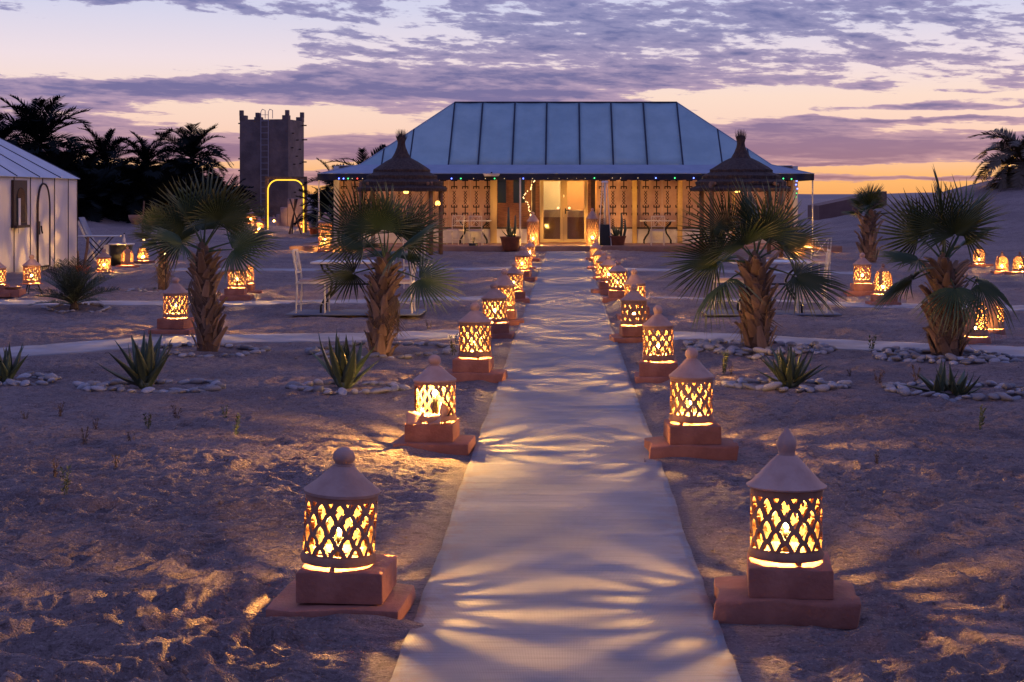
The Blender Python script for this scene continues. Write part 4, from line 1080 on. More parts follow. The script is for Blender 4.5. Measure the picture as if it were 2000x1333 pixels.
# ================================================================== the big tent
TE, TW = 49.0, 51.0                     # eave depth, wall depth
XL, XR = -7.92, 7.92
ZE, ZB, ZR = 2.435, 2.754, 4.97
INS, RUN = 1.2, 4.085
DEP = 2 * RUN
tent = thing('big_tent', 'large blue-grey hip-roofed tent with lit patterned walls and glass door', 'tent', (0, TE, 0))
def tp(x, y, z): return (x, y - TE, z)
def quadpart(name, pts, m_, parent=None, th=0.012, sub=1):
    P = [Vector(q) for q in pts]; n_ = (P[1] - P[0]).cross(P[2] - P[0]).normalized()
    k = len(P); vs = P + [q - n_ * th for q in P]
    fs = [tuple(range(k)), tuple(reversed(range(k, 2*k)))] + [(i, k + i, k + (i+1) % k, (i+1) % k) for i in range(k)]
    return part(name, MB().add(vs, fs).mesh(name, [m_]), parent or tent)
def sag_panel(name, a, b, c_, d_, m_, sag=0.06, parent=None, nu=6, nv=8):
    """cloth panel a-b (bottom) d-c (top) with a little sag and thickness"""
    a, b, c_, d_ = map(Vector, (a, b, c_, d_)); n_ = (b - a).cross(d_ - a).normalized(); vs = []
    for s_ in (0, 1):
        for j in range(nv + 1):
            for i in range(nu + 1):
                uu, vv = i/nu, j/nv
                q = a.lerp(b, uu).lerp(d_.lerp(c_, uu), vv)
                vs.append(q - n_ * (sag * 4 * uu * (1-uu) * (0.3 + 1.2 * vv * (1-vv)) + 0.01 * s_))
    W = nu + 1; m_n = W * (nv + 1); fs = []
    for j in range(nv):
        for i in range(nu):
            q = j*W + i; fs += [(q, q+1, q+W+1, q+W), (m_n+q, m_n+q+W, m_n+q+W+1, m_n+q+1)]
    bd = list(range(W)) + [j*W + nu for j in range(1, nv+1)] + [nv*W + i for i in range(nu-1, -1, -1)] + [j*W for j in range(nv-1, 0, -1)]
    for p_, q in zip(bd, bd[1:] + bd[:1]): fs.append((p_, m_n + p_, m_n + q, q))
    return part(name, MB().add(vs, fs).mesh(name, [m_], True), parent or tent)
YB, YR = TE + INS, TE + RUN
RX = 7.92 - RUN
# front slope panels between seams
top_px = [888, 943, 1006, 1068, 1131, 1193, 1256, 1322]
sc_r = F / YR
topx = [(q - VX) / sc_r for q in top_px]; topx[0] = -RX; topx[-1] = RX
BX = 7.92 - INS
for i in range(7):
    a, b = topx[i], topx[i+1]
    sag_panel('roof_panel', tp(a, YB, ZB), tp(b, YB, ZB), tp(b, YR, ZR), tp(a, YR, ZR), roof_fab)
def hip_pt(x):          # on the hip line between break corner and ridge end
    f = (BX - abs(x)) / (BX - RX); return (YB + (YR - YB) * f, ZB + (ZR - ZB) * f)
hx_ = [RX, 5.12, 6.02, BX]
for sg in (-1, 1):
    for i in range(3):
        a, b = hx_[i], hx_[i+1]; ya, za = hip_pt(a); yb, zb = hip_pt(b)
        if i < 2:
            pts = [tp(sg*a, YB, ZB), tp(sg*b, YB, ZB), tp(sg*b, yb, zb), tp(sg*a, ya, za)]
        else: pts = [tp(sg*a, YB, ZB), tp(sg*b, YB, ZB), tp(sg*a, ya, za)]
        if sg < 0: pts = pts[::-1]
        quadpart('roof_panel', pts, roof_fab)
    # end slope and back slope
    pts = [tp(sg*BX, YB, ZB), tp(sg*BX, TE + DEP - INS, ZB), tp(sg*RX, YR, ZR)]
    quadpart('roof_panel', pts if sg > 0 else pts[::-1], roof_fab)
quadpart('roof_panel', [tp(BX, TE + DEP - INS, ZB), tp(-BX, TE + DEP - INS, ZB), tp(-RX, YR, ZR), tp(RX, YR, ZR)], roof_fab)
# eave skirt (flatter lower strip) on four sides
E = [(-7.92, TE), (7.92, TE), (7.92, TE + DEP), (-7.92, TE + DEP)]; Bq = [(-BX, YB), (BX, YB), (BX, TE + DEP - INS), (-BX, TE + DEP - INS)]
for i in range(4):
    j = (i + 1) % 4
    quadpart('eave_skirt', [tp(*E[i], ZE), tp(*E[j], ZE), tp(*Bq[j], ZB), tp(*Bq[i], ZB)], roof_trim)
    a, b = Vector((*E[i], 0)), Vector((*E[j], 0)); d_ = (b - a); L = d_.length; d_.normalize(); n_ = Vector((d_.y, -d_.x, 0))
    # scalloped dark valance
    vs = []; fs = []; N = int(L / 0.05)
    for k in range(N + 1):
        q = a + d_ * (L * k / N); zb = ZE - 0.19 - 0.018 * abs(math.sin(k * PI / 6))
        for off in (0.006, -0.006):
            vs += [tp(q.x + n_.x*off, q.y + n_.y*off, ZE + 0.004), tp(q.x + n_.x*off, q.y + n_.y*off, zb)]
    for k in range(N):
        q = k * 4; fs += [(q, q+1, q+5, q+4), (q+2, q+6, q+7, q+3), (q+1, q+3, q+7, q+5)]
    part('valance', MB().add(vs, fs).mesh('valance', [navy]), tent)
    part('eave_hem', MB().tube([tp(a.x, a.y, ZE + 0.012), tp(b.x, b.y, ZE + 0.012)], 0.016, 6).mesh('eave_hem', [roof_trim]), tent)
# seams and ridge
def seam(p0, p1, r=0.028): part('seam', MB().tube([p0, p1], r, 6).mesh('seam', [seam_m]), tent)
for x in topx: seam(tp(x, YB, ZB), tp(x, YR, ZR), 0.026)
for sg in (-1, 1):
    for x in hx_[1:3]:
        y_, z_ = hip_pt(x); seam(tp(sg*x, YB, ZB), tp(sg*x, y_, z_), 0.024)
    part('hip_seam', MB().tube([tp(sg*7.92, TE, ZE), tp(sg*BX, YB, ZB), tp(sg*RX, YR, ZR)], 0.02, 6).mesh('hip_seam', [roof_trim]), tent)
seam(tp(-RX, YR, ZR), tp(RX, YR, ZR), 0.03)
# terrace
terr = MB(); terr.box((0, (47.75 + 58.2) / 2, 0.085 - 0.1), (17.2, 58.2 - 47.75, 0.37))
struct('terrace', bevel(terr.mesh('terrace', [mat('terrace_clay', (0.30, 0.17, 0.12), 0.9, (0.22, 0.12, 0.085), 2.0, 0.006, 10)]), 0.02))
ZT = 0.17
# wall pieces: bays (x0, x1, kind)
def bx_(name, x0, x1, z0, z1, y, d, m_, parent=None, bev=0.0):
    me = MB().box(((x0 + x1)/2, y - TE, (z0 + z1)/2), (x1 - x0, d, z1 - z0)).mesh(name, [m_])
    if bev: bevel(me, bev)
    return part(name, me, parent or tent)
LOWZ = 0.645
def lowwall(x0, x1):
    bx_('low_wall', x0, x1, ZT, LOWZ, TW - 0.06, 0.16, plaster, bev=0.01)
    bx_('ledge', x0, x1, LOWZ, LOWZ + 0.045, TW - 0.07, 0.20, dkwood)
lowwall(-7.6, -1.10); lowwall(0.98, 7.6)
# fabric wall panels with vertical seams and motifs
def fork(mb_):          # upright double-fork motif
    t = 0.036; d = 0.004
    mb_.box((0, 0, 0), (t, d, 0.34)); mb_.box((0, 0.0, 0.10), (0.20, d, t)); mb_.box((-0.087, 0, 0.135), (t, d, 0.08)); mb_.box((0.087, 0, 0.135), (t, d, 0.08))
    mb_.box((0, 0.0, -0.10), (0.20, d, t)); mb_.box((-0.087, 0, -0.135), (t, d, 0.08)); mb_.box((0.087, 0, -0.135), (t, d, 0.08))
mbF = MB(); fork(mbF); FORK = mbF.mesh('motif', [motif_m])
mbC = MB()
for k in range(4):
    for sg in (-1, 1):
        mbC.box((sg * 0.022, 0.0, 0.165 - k * 0.11), (0.021, 0.004, 0.085), (0, sg * 0.65, 0)); mbC.box((sg * 0.022, 0.0, 0.110 - k * 0.11), (0.021, 0.004, 0.085), (0, -sg * 0.65, 0))
CHAIN = mbC.mesh('motif', [motif_m])
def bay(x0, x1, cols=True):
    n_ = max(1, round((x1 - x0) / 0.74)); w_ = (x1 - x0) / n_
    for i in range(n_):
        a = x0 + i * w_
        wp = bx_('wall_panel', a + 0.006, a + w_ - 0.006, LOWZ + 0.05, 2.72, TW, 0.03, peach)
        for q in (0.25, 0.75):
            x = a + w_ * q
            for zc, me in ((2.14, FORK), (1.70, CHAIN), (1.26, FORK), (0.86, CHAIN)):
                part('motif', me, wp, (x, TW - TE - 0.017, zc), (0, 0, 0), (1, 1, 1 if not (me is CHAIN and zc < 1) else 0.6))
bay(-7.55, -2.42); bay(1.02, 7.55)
# ochre and white posts
for x0, x1, m_ in ((-2.50, -2.28, creampaint), (2.20, 2.36, gold), (3.70, 3.86, gold), (5.5, 5.62, gold), (-4.5, -4.38, gold), (-7.68, -7.50, plaster), (7.52, 7.68, plaster)):
    bx_('post', x0, x1, ZT, 2.72, TW - 0.14, 0.10, m_, bev=0.008)
# wooden window bay
win = bx_('window', -2.28, -1.14, LOWZ + 0.05, 2.6, TW + 0.02, 0.05, wood)
for x0, x1 in ((-2.26, -1.98), (-1.74, -1.36)): bx_('pane', x0, x1, 1.50, 2.32, TW - 0.010, 0.012, glass_d, win)
for x0, x1 in ((-2.26, -1.95), (-1.77, -1.33)): bx_('panel', x0, x1, 0.78, 1.36, TW - 0.014, 0.02, wood, win)
for x in (-1.86, -1.24): bx_('mullion', x - 0.05, x + 0.05, LOWZ + 0.06, 2.6, TW - 0.02, 0.05, wood, win)
# door surround, leaves
for x0, x1, m_ in ((-1.12, -1.0, dkwood), (-1.0, -0.86, wood), (0.73, 0.84, wood), (0.84, 0.98, dkwood)): bx_('door_post', x0, x1, ZT, 2.66, TW - 0.03, 0.12, m_)
bx_('lintel', -1.12, 0.98, 2.34, 2.7, TW - 0.02, 0.10, dkwood)
glassm = bpy.data.materials.new('door_glass'); glassm.use_nodes = True; t = glassm.node_tree; t.nodes.clear()
tr = t.nodes.new('ShaderNodeBsdfTransparent'); tr.inputs[0].default_value = (0.85, 0.88, 0.9, 1); gl = t.nodes.new('ShaderNodeBsdfGlossy'); gl.inputs['Roughness'].default_value = 0.02
fr_ = t.nodes.new('ShaderNodeFresnel'); fr_.inputs[0].default_value = 1.6; mx = t.nodes.new('ShaderNodeMixShader'); t.links.new(fr_.outputs[0], mx.inputs[0]); t.links.new(tr.outputs[0], mx.inputs[1]); t.links.new(gl.outputs[0], mx.inputs[2])
oo = t.nodes.new('ShaderNodeOutputMaterial'); t.links.new(mx.outputs[0], oo.inputs[0])
for x0, x1 in ((-0.85, -0.07), (-0.06, 0.72)):
    dr = bx_('door', x0, x0 + 0.11, ZT + 0.02, 2.33, TW - 0.05, 0.05, creampaint)
    bx_('stile', x1 - 0.11, x1, ZT + 0.02, 2.33, TW - 0.05, 0.05, creampaint, dr)
    bx_('rail', x0 + 0.11, x1 - 0.11, ZT + 0.02, ZT + 0.13, TW - 0.05, 0.05, creampaint, dr); bx_('rail', x0 + 0.11, x1 - 0.11, 2.22, 2.33, TW - 0.05, 0.05, creampaint, dr)
    bx_('glass', x0 + 0.11, x1 - 0.11, ZT + 0.13, 2.22, TW - 0.05, 0.008, glassm, dr)
    if x0 > -0.5: bx_('handle', x0 + 0.03, x0 + 0.17, 1.24, 1.27, TW - 0.09, 0.02, iron, dr); bx_('lock_plate', x0 + 0.03, x0 + 0.07, 1.14, 1.32, TW - 0.078, 0.006, iron, dr)
# interior seen through the door
room = (mat('room_wall', (0.42, 0.40, 0.48), 0.9), mat('room_brown', (0.42, 0.24, 0.15), 0.9))
bx_('inner_wall', -2.6, -0.08, ZT, 2.7, TW + 4.0, 0.05, room[0]); bx_('inner_wall', -0.08, 2.6, ZT, 2.7, TW + 4.01, 0.05, room[1])
bx_('side_wall', -7.58, -7.54, ZT, 2.72, TW + 3.0, 6.0, white_fab); bx_('side_wall', 7.54, 7.58, ZT, 2.72, TW + 3.0, 6.0, white_fab); bx_('back_wall', -7.54, 7.54, ZT, 2.72, TW + 6.0, 0.05, white_fab)
bx_('ceiling', -7.5, 7.5, 2.72, 2.745, TW + 2.9, 6.2, white_fab)
t_ = thing('counter', 'brown reception counter with white top seen through the glass door', 'counter', (0, TW + 1.6, ZT))
part('body', MB().box((0, 0, 0.42), (2.2, 0.5, 0.84)).mesh('body', [mat('counter_brown', (0.22, 0.12, 0.07), 0.7)]), t_); part('top', MB().box((0, -0.02, 0.96), (2.3, 0.6, 0.24)).mesh('top', [plaster]), t_)
solo('rug', MB().box((0, TW + 0.72, ZT + 0.006), (2.2, 1.1, 0.012)).mesh('rug', [red_m]), 'red rug on the floor just inside the glass door', 'rug')
FB = bpy.data.meshes.new('bulb'); bmq = bmesh.new(); bmesh.ops.create_icosphere(bmq, subdivisions=1, radius=0.045); bmq.to_mesh(FB); bmq.free(); FB.materials.append(fairy_m)
for i, (px, py, lab) in enumerate([(1090, 413, 'small lit table lamp on the counter beside the blue inner wall'), (1112, 413, 'small lit table lamp on the counter beside the brown inner wall')]):
    p = at(px, py, TW + 1.5); t_ = thing('table_lamp', lab, 'lamp', (p.x, p.y, ZT + 1.08), 0, 'lamps on the counter')
    part('stem', MB().tube([(0, 0, 0), (0, 0, max(0.05, p.z - ZT - 1.1))], 0.015, 6).mesh('stem', [iron]), t_); part('bulb', FB, t_, (0, 0, max(0.07, p.z - ZT - 1.06)))
p = at(1101, 382, TW + 1.2); t_ = thing('pendant_lamp', 'lit pendant bulb hanging behind the glass door', 'lamp', (p.x, p.y, 2.72))
part('cord', MB().tube([(0, 0, 0.01), (0, 0, p.z - 2.70)], 0.006, 5).mesh('cord', [iron]), t_); part('bulb', FB, t_, (0, 0, p.z - 2.74))
t_['group'] = 'lamps in the tent'
p = (0.3, TW + 2.2)
t_ = thing('room_fill_lamp', 'added unseen fill lamp under the ceiling inside the tent behind the glass door', 'lamp', (0.3, TW + 2.4, 2.60), 0, 'lamps in the tent')  # added fill lamp, out of sight, to brighten the inner room wall
part('bulb', BULB, t_, (0, 0, 0), (0, 0, 0), 2.2); part('rose', MB().lathe([(0.001, 0.03), (0.05, 0.03), (0.07, 0.125), (0.001, 0.125)], 14).mesh('rose', [plaster]), t_)
# porch lamps under the eave
PL = bpy.data.meshes.new('bulb'); bmq = bmesh.new(); bmesh.ops.create_icosphere(bmq, subdivisions=1, radius=0.045); bmq.to_mesh(PL); bmq.free(); PL.materials.append(porch_m)
SH = MB().lathe([(0.001, 0.12), (0.05, 0.12), (0.07, 0.0), (0.06, 0.0), (0.04, 0.11), (0.001, 0.11)], 14).mesh('shade', [plaster])
for i, x in enumerate((-6.3, -3.9, -1.5, 1.4, 3.9, 6.4)):
    t_ = thing('porch_lamp', f'{ORD[i]} porch lamp from the tower end under the tent eave', 'lamp', (x, TE + 0.75, 2.50), 0, 'lamps under the tent eave')
    part('shade', SH, t_); part('bulb', PL, t_, (0, 0, 0.03))
# white flood light on the valance
p = at(960, 342, TE - 0.1); t_ = thing('flood_light', 'white box flood light fixed to the tent eave above the white post', 'lamp', (p.x, p.y, p.z))
part('housing', bevel(MB().box((0, 0, 0), (0.44, 0.14, 0.09), taper=-0.25).mesh('housing', [plaster]), 0.01), t_); part('bracket', MB().box((0, 0.06, 0.06), (0.05, 0.1, 0.06)).mesh('bracket', [iron]), t_)
# corner poles
PO = MB().tube([(0, 0, -0.05), (0, 0, 2.43)], 0.024, 8).mesh('pole', [chair_m])
for x in (XL + 0.04, XR - 0.04): part('pole', PO, tent, (x, 0.03, 0))

# string lights
def stringlight(pts, label, group='string lights on the big tent', r=0.03, dens=None):
    t_ = thing('string_light', label, 'string light', pts[0][0], 0, group); o = Vector(pts[0][0])
    part('wire', MB().tube([Vector(p_) - o for p_, _ in pts], 0.006, 4).mesh('wire', [iron]), t_)
    cache = {}
    for p_, m_ in pts:
        if m_ is None: continue
        if m_.name not in cache:
            bq = bmesh.new(); bmesh.ops.create_icosphere(bq, subdivisions=1, radius=r); me = bpy.data.meshes.new('bulb'); bq.to_mesh(me); bq.free(); me.materials.append(m_); cache[m_.name] = me
        part('bulb', cache[m_.name], t_, Vector(p_) - o + Vector((0, 0, -r * 0.6)), (0, 0, 0), 0.5 if m_ is ew else 0.8)
YS = TE - 0.03
stringlight([(at(q, 348, YS), m_) for q, m_ in ((656, None), (662, eb), (671, eb), (680, eg), (688, ew), (698, er), (708, ew))], 'blue, green and red bulbs strung at the tent corner nearest the tower')
stringlight([(at(q, 348, YS), m_) for q, m_ in ((878, None), (882, eb), (900, eg), (925, ew), (948, ew), (966, eg), (985, ew), (1022, eb), (1040, ew))], 'coloured bulbs strung along the eave above the wooden window')
stringlight([(at(q, 348, YS), m_) for q, m_ in ((1070, ew), (1092, ew), (1108, ew), (1126, ew), (1143, ew))], 'warm white bulbs strung along the eave above the glass door', r=0.022)
stringlight([(at(q, 347, YS), m_) for q, m_ in ((1160, None), (1161, eg), (1196, ew), (1212, ew), (1246, ew), (1281, eb), (1318, eg), (1355, eb), (1372, ew))], 'coloured bulbs strung along the eave beyond the patio heater')
stringlight([(at(q, y_, YS), m_) for q, y_, m_ in ((1530, 348, eg), (1546, 349, eg), (1556, 353, eb), (1555, 360, eb), (1557, 368, eb), (1556, 377, eg), (1554, 384, eg))], 'blue and green bulbs hanging at the tent corner nearest the dune')
# fairy-light spiral on a thin pole by the pot
p = at(1016, 480, 48.3)
t_ = thing('light_pole', 'thin pale pole with a spiral of warm fairy lights beside the door pot', 'pole', (p.x, p.y, 0.0))
part('pole', MB().tube([(0, 0, 0), (0, 0, 2.3)], 0.028, 8).mesh('pole', [chair_m]), t_)
pts = []
for k in range(60):
    s_ = k / 59; th = s_ * 2.3 * PI + 0.6
    pts.append(Vector((0.24 + 0.11 * math.sin(th * 1.0 + 0.5) + (0.06 - 0.16 * s_ * 0) - 0.12 * (1 - s_) * 0.6, 0.09 * math.cos(th * 1.3), 1.12 + 1.12 * s_)))
wr_ = part('wire', MB().tube([(0.0, 0, 1.05)] + pts + [(0, 0, 2.28)], 0.004, 4).mesh('wire', [iron]), t_)
FBs = bpy.data.meshes.new('bulb'); bmq = bmesh.new(); bmesh.ops.create_icosphere(bmq, subdivisions=1, radius=0.02); bmq.to_mesh(FBs); bmq.free(); FBs.materials.append(fairy_m)
for k in range(0, 60, 3): part('bulb', FBs, wr_, pts[k] + Vector((random.uniform(-.06, .06), random.uniform(-.05, .05), random.uniform(-.03, .03))))
# patio heater (pyramid)
p = at(1181, 476, 48.5)
t_ = thing('patio_heater', 'tall slim pyramid patio heater with four pale legs', 'heater', (p.x, p.y, 0.05))
for sx in (-1, 1):
    for sy in (-1, 1): part('leg', MB().tube([(sx * 0.21, sy * 0.21, 0), (sx * 0.07, sy * 0.07, 2.1)], 0.014, 6).mesh('leg', [steel]), t_)
part('tube', MB().tube([(0, -0.06, 0.75), (0, -0.06, 2.1)], 0.035, 10).mesh('tube', [mat('glass_tube', (0.5, 0.5, 0.45), 0.1)], True), t_)
part('base_box', bevel(MB().box((0, 0, 0.40), (0.36, 0.36, 0.76), taper=0.2).mesh('base_box', [iron]), 0.01), t_)
part('cap', MB().box((0, 0, 2.13), (0.24, 0.24, 0.05), taper=0.3).mesh('cap', [steel]), t_)

# pots by the door
def big_pot(px, py, label, seed, cactus):
    p = gp(px, py); rr = random.Random(seed)
    t_ = thing('potted_plant', label, 'potted plant', (p.x, p.y, 0), 0, 'pots by the tent door')
    pot_ = part('pot', MB().lathe([(0.001, 0), (0.21, 0), (0.25, 0.1), (0.30, 0.38), (0.33, 0.44), (0.335, 0.47), (0.30, 0.47), (0.28, 0.40), (0.001, 0.40)], 30).mesh('pot', [potm], True), t_)
    for k in range(13):
        a = k * 2.39996; e = R_(78 - 50 * k / 13)
        X = Vector((math.cos(e) * math.cos(a), math.cos(e) * math.sin(a), math.sin(e))); Zv = Vector((-math.sin(e) * math.cos(a), -math.sin(e) * math.sin(a), math.cos(e)))
        part('leaf', AGL[k % 4], t_, (0.02 * math.cos(a), 0.02 * math.sin(a), 0.40), Matrix((X, Zv.cross(X), Zv)).transposed(), rr.uniform(.85, 1.1))
    for (x, h_) in cactus:
        part('stem', MB().tube([(x, 0.05, 0.38), (x * 1.25, 0.06, 0.38 + h_ * .5), (x * 1.2, 0.05, 0.38 + h_)], [0.04, 0.045, 0.02], 8).mesh('stem', [bush_m], True), t_)
big_pot(997, 492, 'brown pot with agave and tall cactus under the wooden window', 1, [(-0.05, 1.0), (0.12, 0.75)])
big_pot(1203, 490, 'brown pot with agave and thin cactus beside the patio heater', 2, [(0.15, 0.8), (0.24, 0.6)])
p = gp(924, 491); t_ = thing('small_pot', 'small dark pot with a low plant at the terrace edge', 'potted plant', (p.x, p.y, 0))
part('pot', MB().lathe([(0.001, 0), (0.12, 0), (0.14, 0.24), (0.13, 0.25), (0.001, 0.23)], 20).mesh('pot', [iron], True), t_); part('plant', WD[0], t_, (0, 0, .22))

# ================================================================== chairs, tables
def chair_proto(m_=chair_m):
    t_ = thing('garden_chair', 'x', 'chair')
    w_, d_ = 0.40, 0.40
    for sx in (-1, 1):
        part('leg', MB().tube([(sx * w_/2, -d_/2, 0), (sx * w_/2, -d_/2, 0.44)], 0.012, 8).mesh('leg', [m_]), t_)
        part('leg', MB().tube([(sx * w_/2, d_/2 + .02, 0), (sx * w_/2, d_/2, 0.44), (sx * w_/2, d_/2 + .02, 0.62), (sx * w_/2, d_/2 + .07, 0.93)], 0.013, 8).mesh('leg', [m_]), t_)
    part('seat', bevel(MB().box((0, 0, 0.455), (w_ + .04, d_ + .04, 0.03)).mesh('seat', [m_]), 0.008), t_)
    part('cushion', bevel(MB().box((0, -0.01, 0.487), (w_ - .01, d_ - .02, 0.035)).mesh('cushion', [cush]), 0.012), t_)
    bk = part('backrest', MB().tube([(-w_/2, d_/2 + .067, 0.92), (w_/2, d_/2 + .067, 0.92)], 0.014, 6).mesh('backrest', [m_]), t_)
    part('rail', MB().tube([(-w_/2, d_/2 + .018, 0.60), (w_/2, d_/2 + .018, 0.60)], 0.012, 6).mesh('rail', [m_]), bk)
    for sx in (-1, 1):
        part('crossbar', MB().tube([(sx * w_ * .32, d_/2 + .02, 0.605), (-sx * w_ * .32, d_/2 + .066, 0.915)], 0.009, 6).mesh('crossbar', [m_]), bk)
        part('upright', MB().tube([(sx * w_ * .34, d_/2 + .02, 0.60), (sx * w_ * .34, d_/2 + .067, 0.92)], 0.008, 6).mesh('upright', [m_]), bk)
    part('stretcher', MB().tube([(-w_/2, -d_/2, 0.14), (0, 0, 0.17), (w_/2, d_/2 + .015, 0.14)], 0.007, 5).mesh('stretcher', [m_]), t_)
    part('stretcher', MB().tube([(w_/2, -d_/2, 0.14), (0, 0, 0.156), (-w_/2, d_/2 + .015, 0.14)], 0.007, 5).mesh('stretcher', [m_]), t_)
    return t_
def table_proto(L=1.15, W=0.72):
    t_ = thing('garden_table', 'x', 'table')
    part('tabletop', bevel(MB().box((0, 0, 0.745), (L, W, 0.03)).mesh('tabletop', [table_m]), 0.012), t_)
    for sx in (-1, 1):
        for sy in (-1, 1):
            x = L * 0.33
            pts = [(x + .06, 0.73), (x + .03, 0.64), (x - .06, 0.56), (x - .11, 0.46), (x - .08, 0.33), (x, 0.22), (x + .06, 0.11), (x + .06, 0.0)]
            part('leg', MB().tube([(sx * a, sy * W * .32, b_) for a, b_ in pts], 0.017, 8).mesh('leg', [iron], True), t_)
        part('apron', MB().tube([(sx * L * .38, -W*.32, 0.715), (sx * L * .38, W*.32, 0.715)], 0.014, 6).mesh('apron', [iron]), t_)
    part('stretcher', MB().tube([(-L * .24, 0, 0.42), (L * .24, 0, 0.42)], 0.014, 6).mesh('stretcher', [iron]), t_)
    for sx in (-1, 1): part('tie', MB().tube([(sx * L * .235, -W*.32, 0.42), (sx * L * .235, W*.32, 0.42)], 0.012, 6).mesh('tie', [iron]), t_)
    return t_
proto_c, proto_t = chair_proto(), table_proto()
used = set()
def place(proto, x, y, z, rz, label, group):
    o = proto if proto.name not in used else copy_tree(proto)
    used.add(proto.name); o.location = (x, y, z); o.rotation_euler = (0, 0, rz); o['label'] = label; o['group'] = group; return o
CG, TG = 'white garden chairs', 'garden tables with scroll legs'
# chair default: back at +Y side (faces -Y)
def pc(px, py, rz, label, z=0.0, proto=None, grp=CG): p = gp(px, py, z); place(proto or proto_c, p.x, p.y, z, rz, label, grp)
pc(612, 612, R_(90), 'white chair in profile at the garden table on tower side')
pc(778, 612, R_(-90), 'white chair behind the palm trunk at the tower-side garden table')
pc(816, 567, R_(170), 'white chair behind the palm fronds, farther from the table, tower side')
pc(1422, 609, R_(90), 'white chair half under fronds at the dune-side garden table, nearer the carpet')
pc(1583, 612, R_(-95), 'white chair at the dune-side garden table, nearer the dune')
pc(1592, 560, R_(-160), 'white chair farther back behind the dune-side garden table')
p = gp(690, 611); place(proto_t, p.x, p.y, 0, 0, 'garden table with black scroll legs beside the tower-side palm', TG)
p = gp(1503, 611); place(proto_t, p.x, p.y, 0, 0, 'garden table with black scroll legs behind the dune-side palm', TG)
for cx_, lab in ((698, 'blue-grey mat under the tower-side garden table'), (1503, 'blue-grey mat under the dune-side garden table')):
    p = gp(cx_, 611); solo('mat', bevel(MB().box((0, 0, 0.0), (1.95, 1.0, 0.02)).mesh('mat', [mat_m]), 0.008), lab, 'mat', (p.x, p.y, 0.004), group='mats under the garden tables')
pc(889, 478, R_(-20), 'white cross-back chair at the terrace table, partly behind the parasol post', ZT)
pc(930, 479.5, R_(178), 'white cross-back chair drawn up to the front of the terrace table', ZT)
pc(946, 473, R_(0), 'white cross-back chair on the wall side of the terrace table', ZT)
pc(902, 473, R_(8), 'white cross-back chair behind the terrace table near the parasol', ZT)
pc(1284, 479.5, R_(180), 'white cross-back chair at the terrace table beyond the patio heater', ZT)
p = gp(925, 476, ZT); place(proto_t, p.x, p.y, ZT, 0, 'terrace table with scroll legs under the wooden window side', TG)
p = gp(1284, 476, ZT); place(proto_t, p.x, p.y, ZT, 0, 'terrace table with scroll legs beyond the patio heater', TG)
proto_r = chair_proto(redwood); proto_r['category'] = 'chair'
pc(1362, 470, R_(30), 'red wooden chair near the ochre post on the terrace', ZT, proto_r, 'red chairs on the terrace')
pc(1400, 470, R_(-20), 'red wooden chair beside the dune-side parasol post', ZT, proto_r, 'red chairs on the terrace')
p = gp(1322, 473, ZT); t_ = thing('cloth_table', 'small table under a teal cloth with flowers on the terrace', 'table', (p.x, p.y, ZT))
part('cloth', bevel(MB().box((0, 0, 0.90), (0.95, 0.5, 0.14)).mesh('cloth', [teal]), 0.01), t_); part('top', MB().box((0, 0, 0.975), (0.97, 0.52, 0.02)).mesh('top', [teal]), t_)
for sx in (-1, 1):
    for sy in (-1, 1): part('leg', MB().box((sx * .4, sy * .18, .41), (.04, .04, .84)).mesh('leg', [wood]), t_)
solo('flower_vase', MB().lathe([(0.001, 0), (0.05, 0), (0.06, 0.06), (0.035, 0.12), (0.05, 0.16), (0.09, 0.22), (0.07, 0.29), (0.001, 0.32)], 12).mesh('flower_vase', [plaster], True), 'pale flower arrangement on the teal table', 'flowers', (p.x + 0.28, p.y, ZT + 0.985))

# ================================================================== thatched parasols
def tier_mesh(r0, r1, z0, z1, seed, fringe=220):
    rr = random.Random(seed); mb = MB(); n_ = 48
    def sq(th): c_, s_ = abs(math.cos(th - R_(12))), abs(math.sin(th - R_(12))); return 1.0 / (c_**3.2 + s_**3.2)**(1/3.2)
    rows_ = [(r1, z1, 0), (r1 + (r0 - r1) * .35, z1 + (z0 - z1) * .28, .3), (r1 + (r0 - r1) * .8, z1 + (z0 - z1) * .72, .7), (r0, z0 + 0.03, 1), (r0 - 0.01, z0 - 0.06, 1), (r0 - 0.16, z0 - 0.04, 1)]
    vs = []
    for (r_, z, q) in rows_:
        for k in range(n_):
            th = 2*PI*k/n_; w2 = 1 + 0.03 * q * math.sin(k * 1.7 + seed) * rr.random()
            vs.append((r_ * sq(th) * w2 * math.cos(th), r_ * sq(th) * w2 * math.sin(th), z + rr.uniform(-.012, .012) * q))
    fs = [(j*n_ + k, (j+1)*n_ + k, (j+1)*n_ + (k+1) % n_, j*n_ + (k+1) % n_) for j in range(len(rows_) - 1) for k in range(n_)]
    mb.add(vs, fs)
    for k in range(fringe):
        th = rr.uniform(0, 2*PI); a = r0 * sq(th) * rr.uniform(.95, 1.0); l_ = rr.uniform(.05, .12); d_ = rr.uniform(-.02, .05)
        c_ = Vector((a * math.cos(th), a * math.sin(th), z0)); tq = Vector((-math.sin(th), math.cos(th), 0)) * 0.008
        mb.add([c_ - tq, c_ + tq, c_ + Vector((math.cos(th) * d_, math.sin(th) * d_, -l_))], [(0, 1, 2)])
    return mb.mesh('thatch_tier', [thatch])
ZP = 1.7 + (385 - 370) * 44.5 / F
TIERS = [tier_mesh(1.28, 0.90, ZP, ZP + .24, 1), tier_mesh(1.16, 0.74, ZP + .18, ZP + .42, 2), tier_mesh(1.0, 0.56, ZP + .36, ZP + .60, 3), tier_mesh(0.80, 0.28, ZP + .53, ZP + .90, 4)]
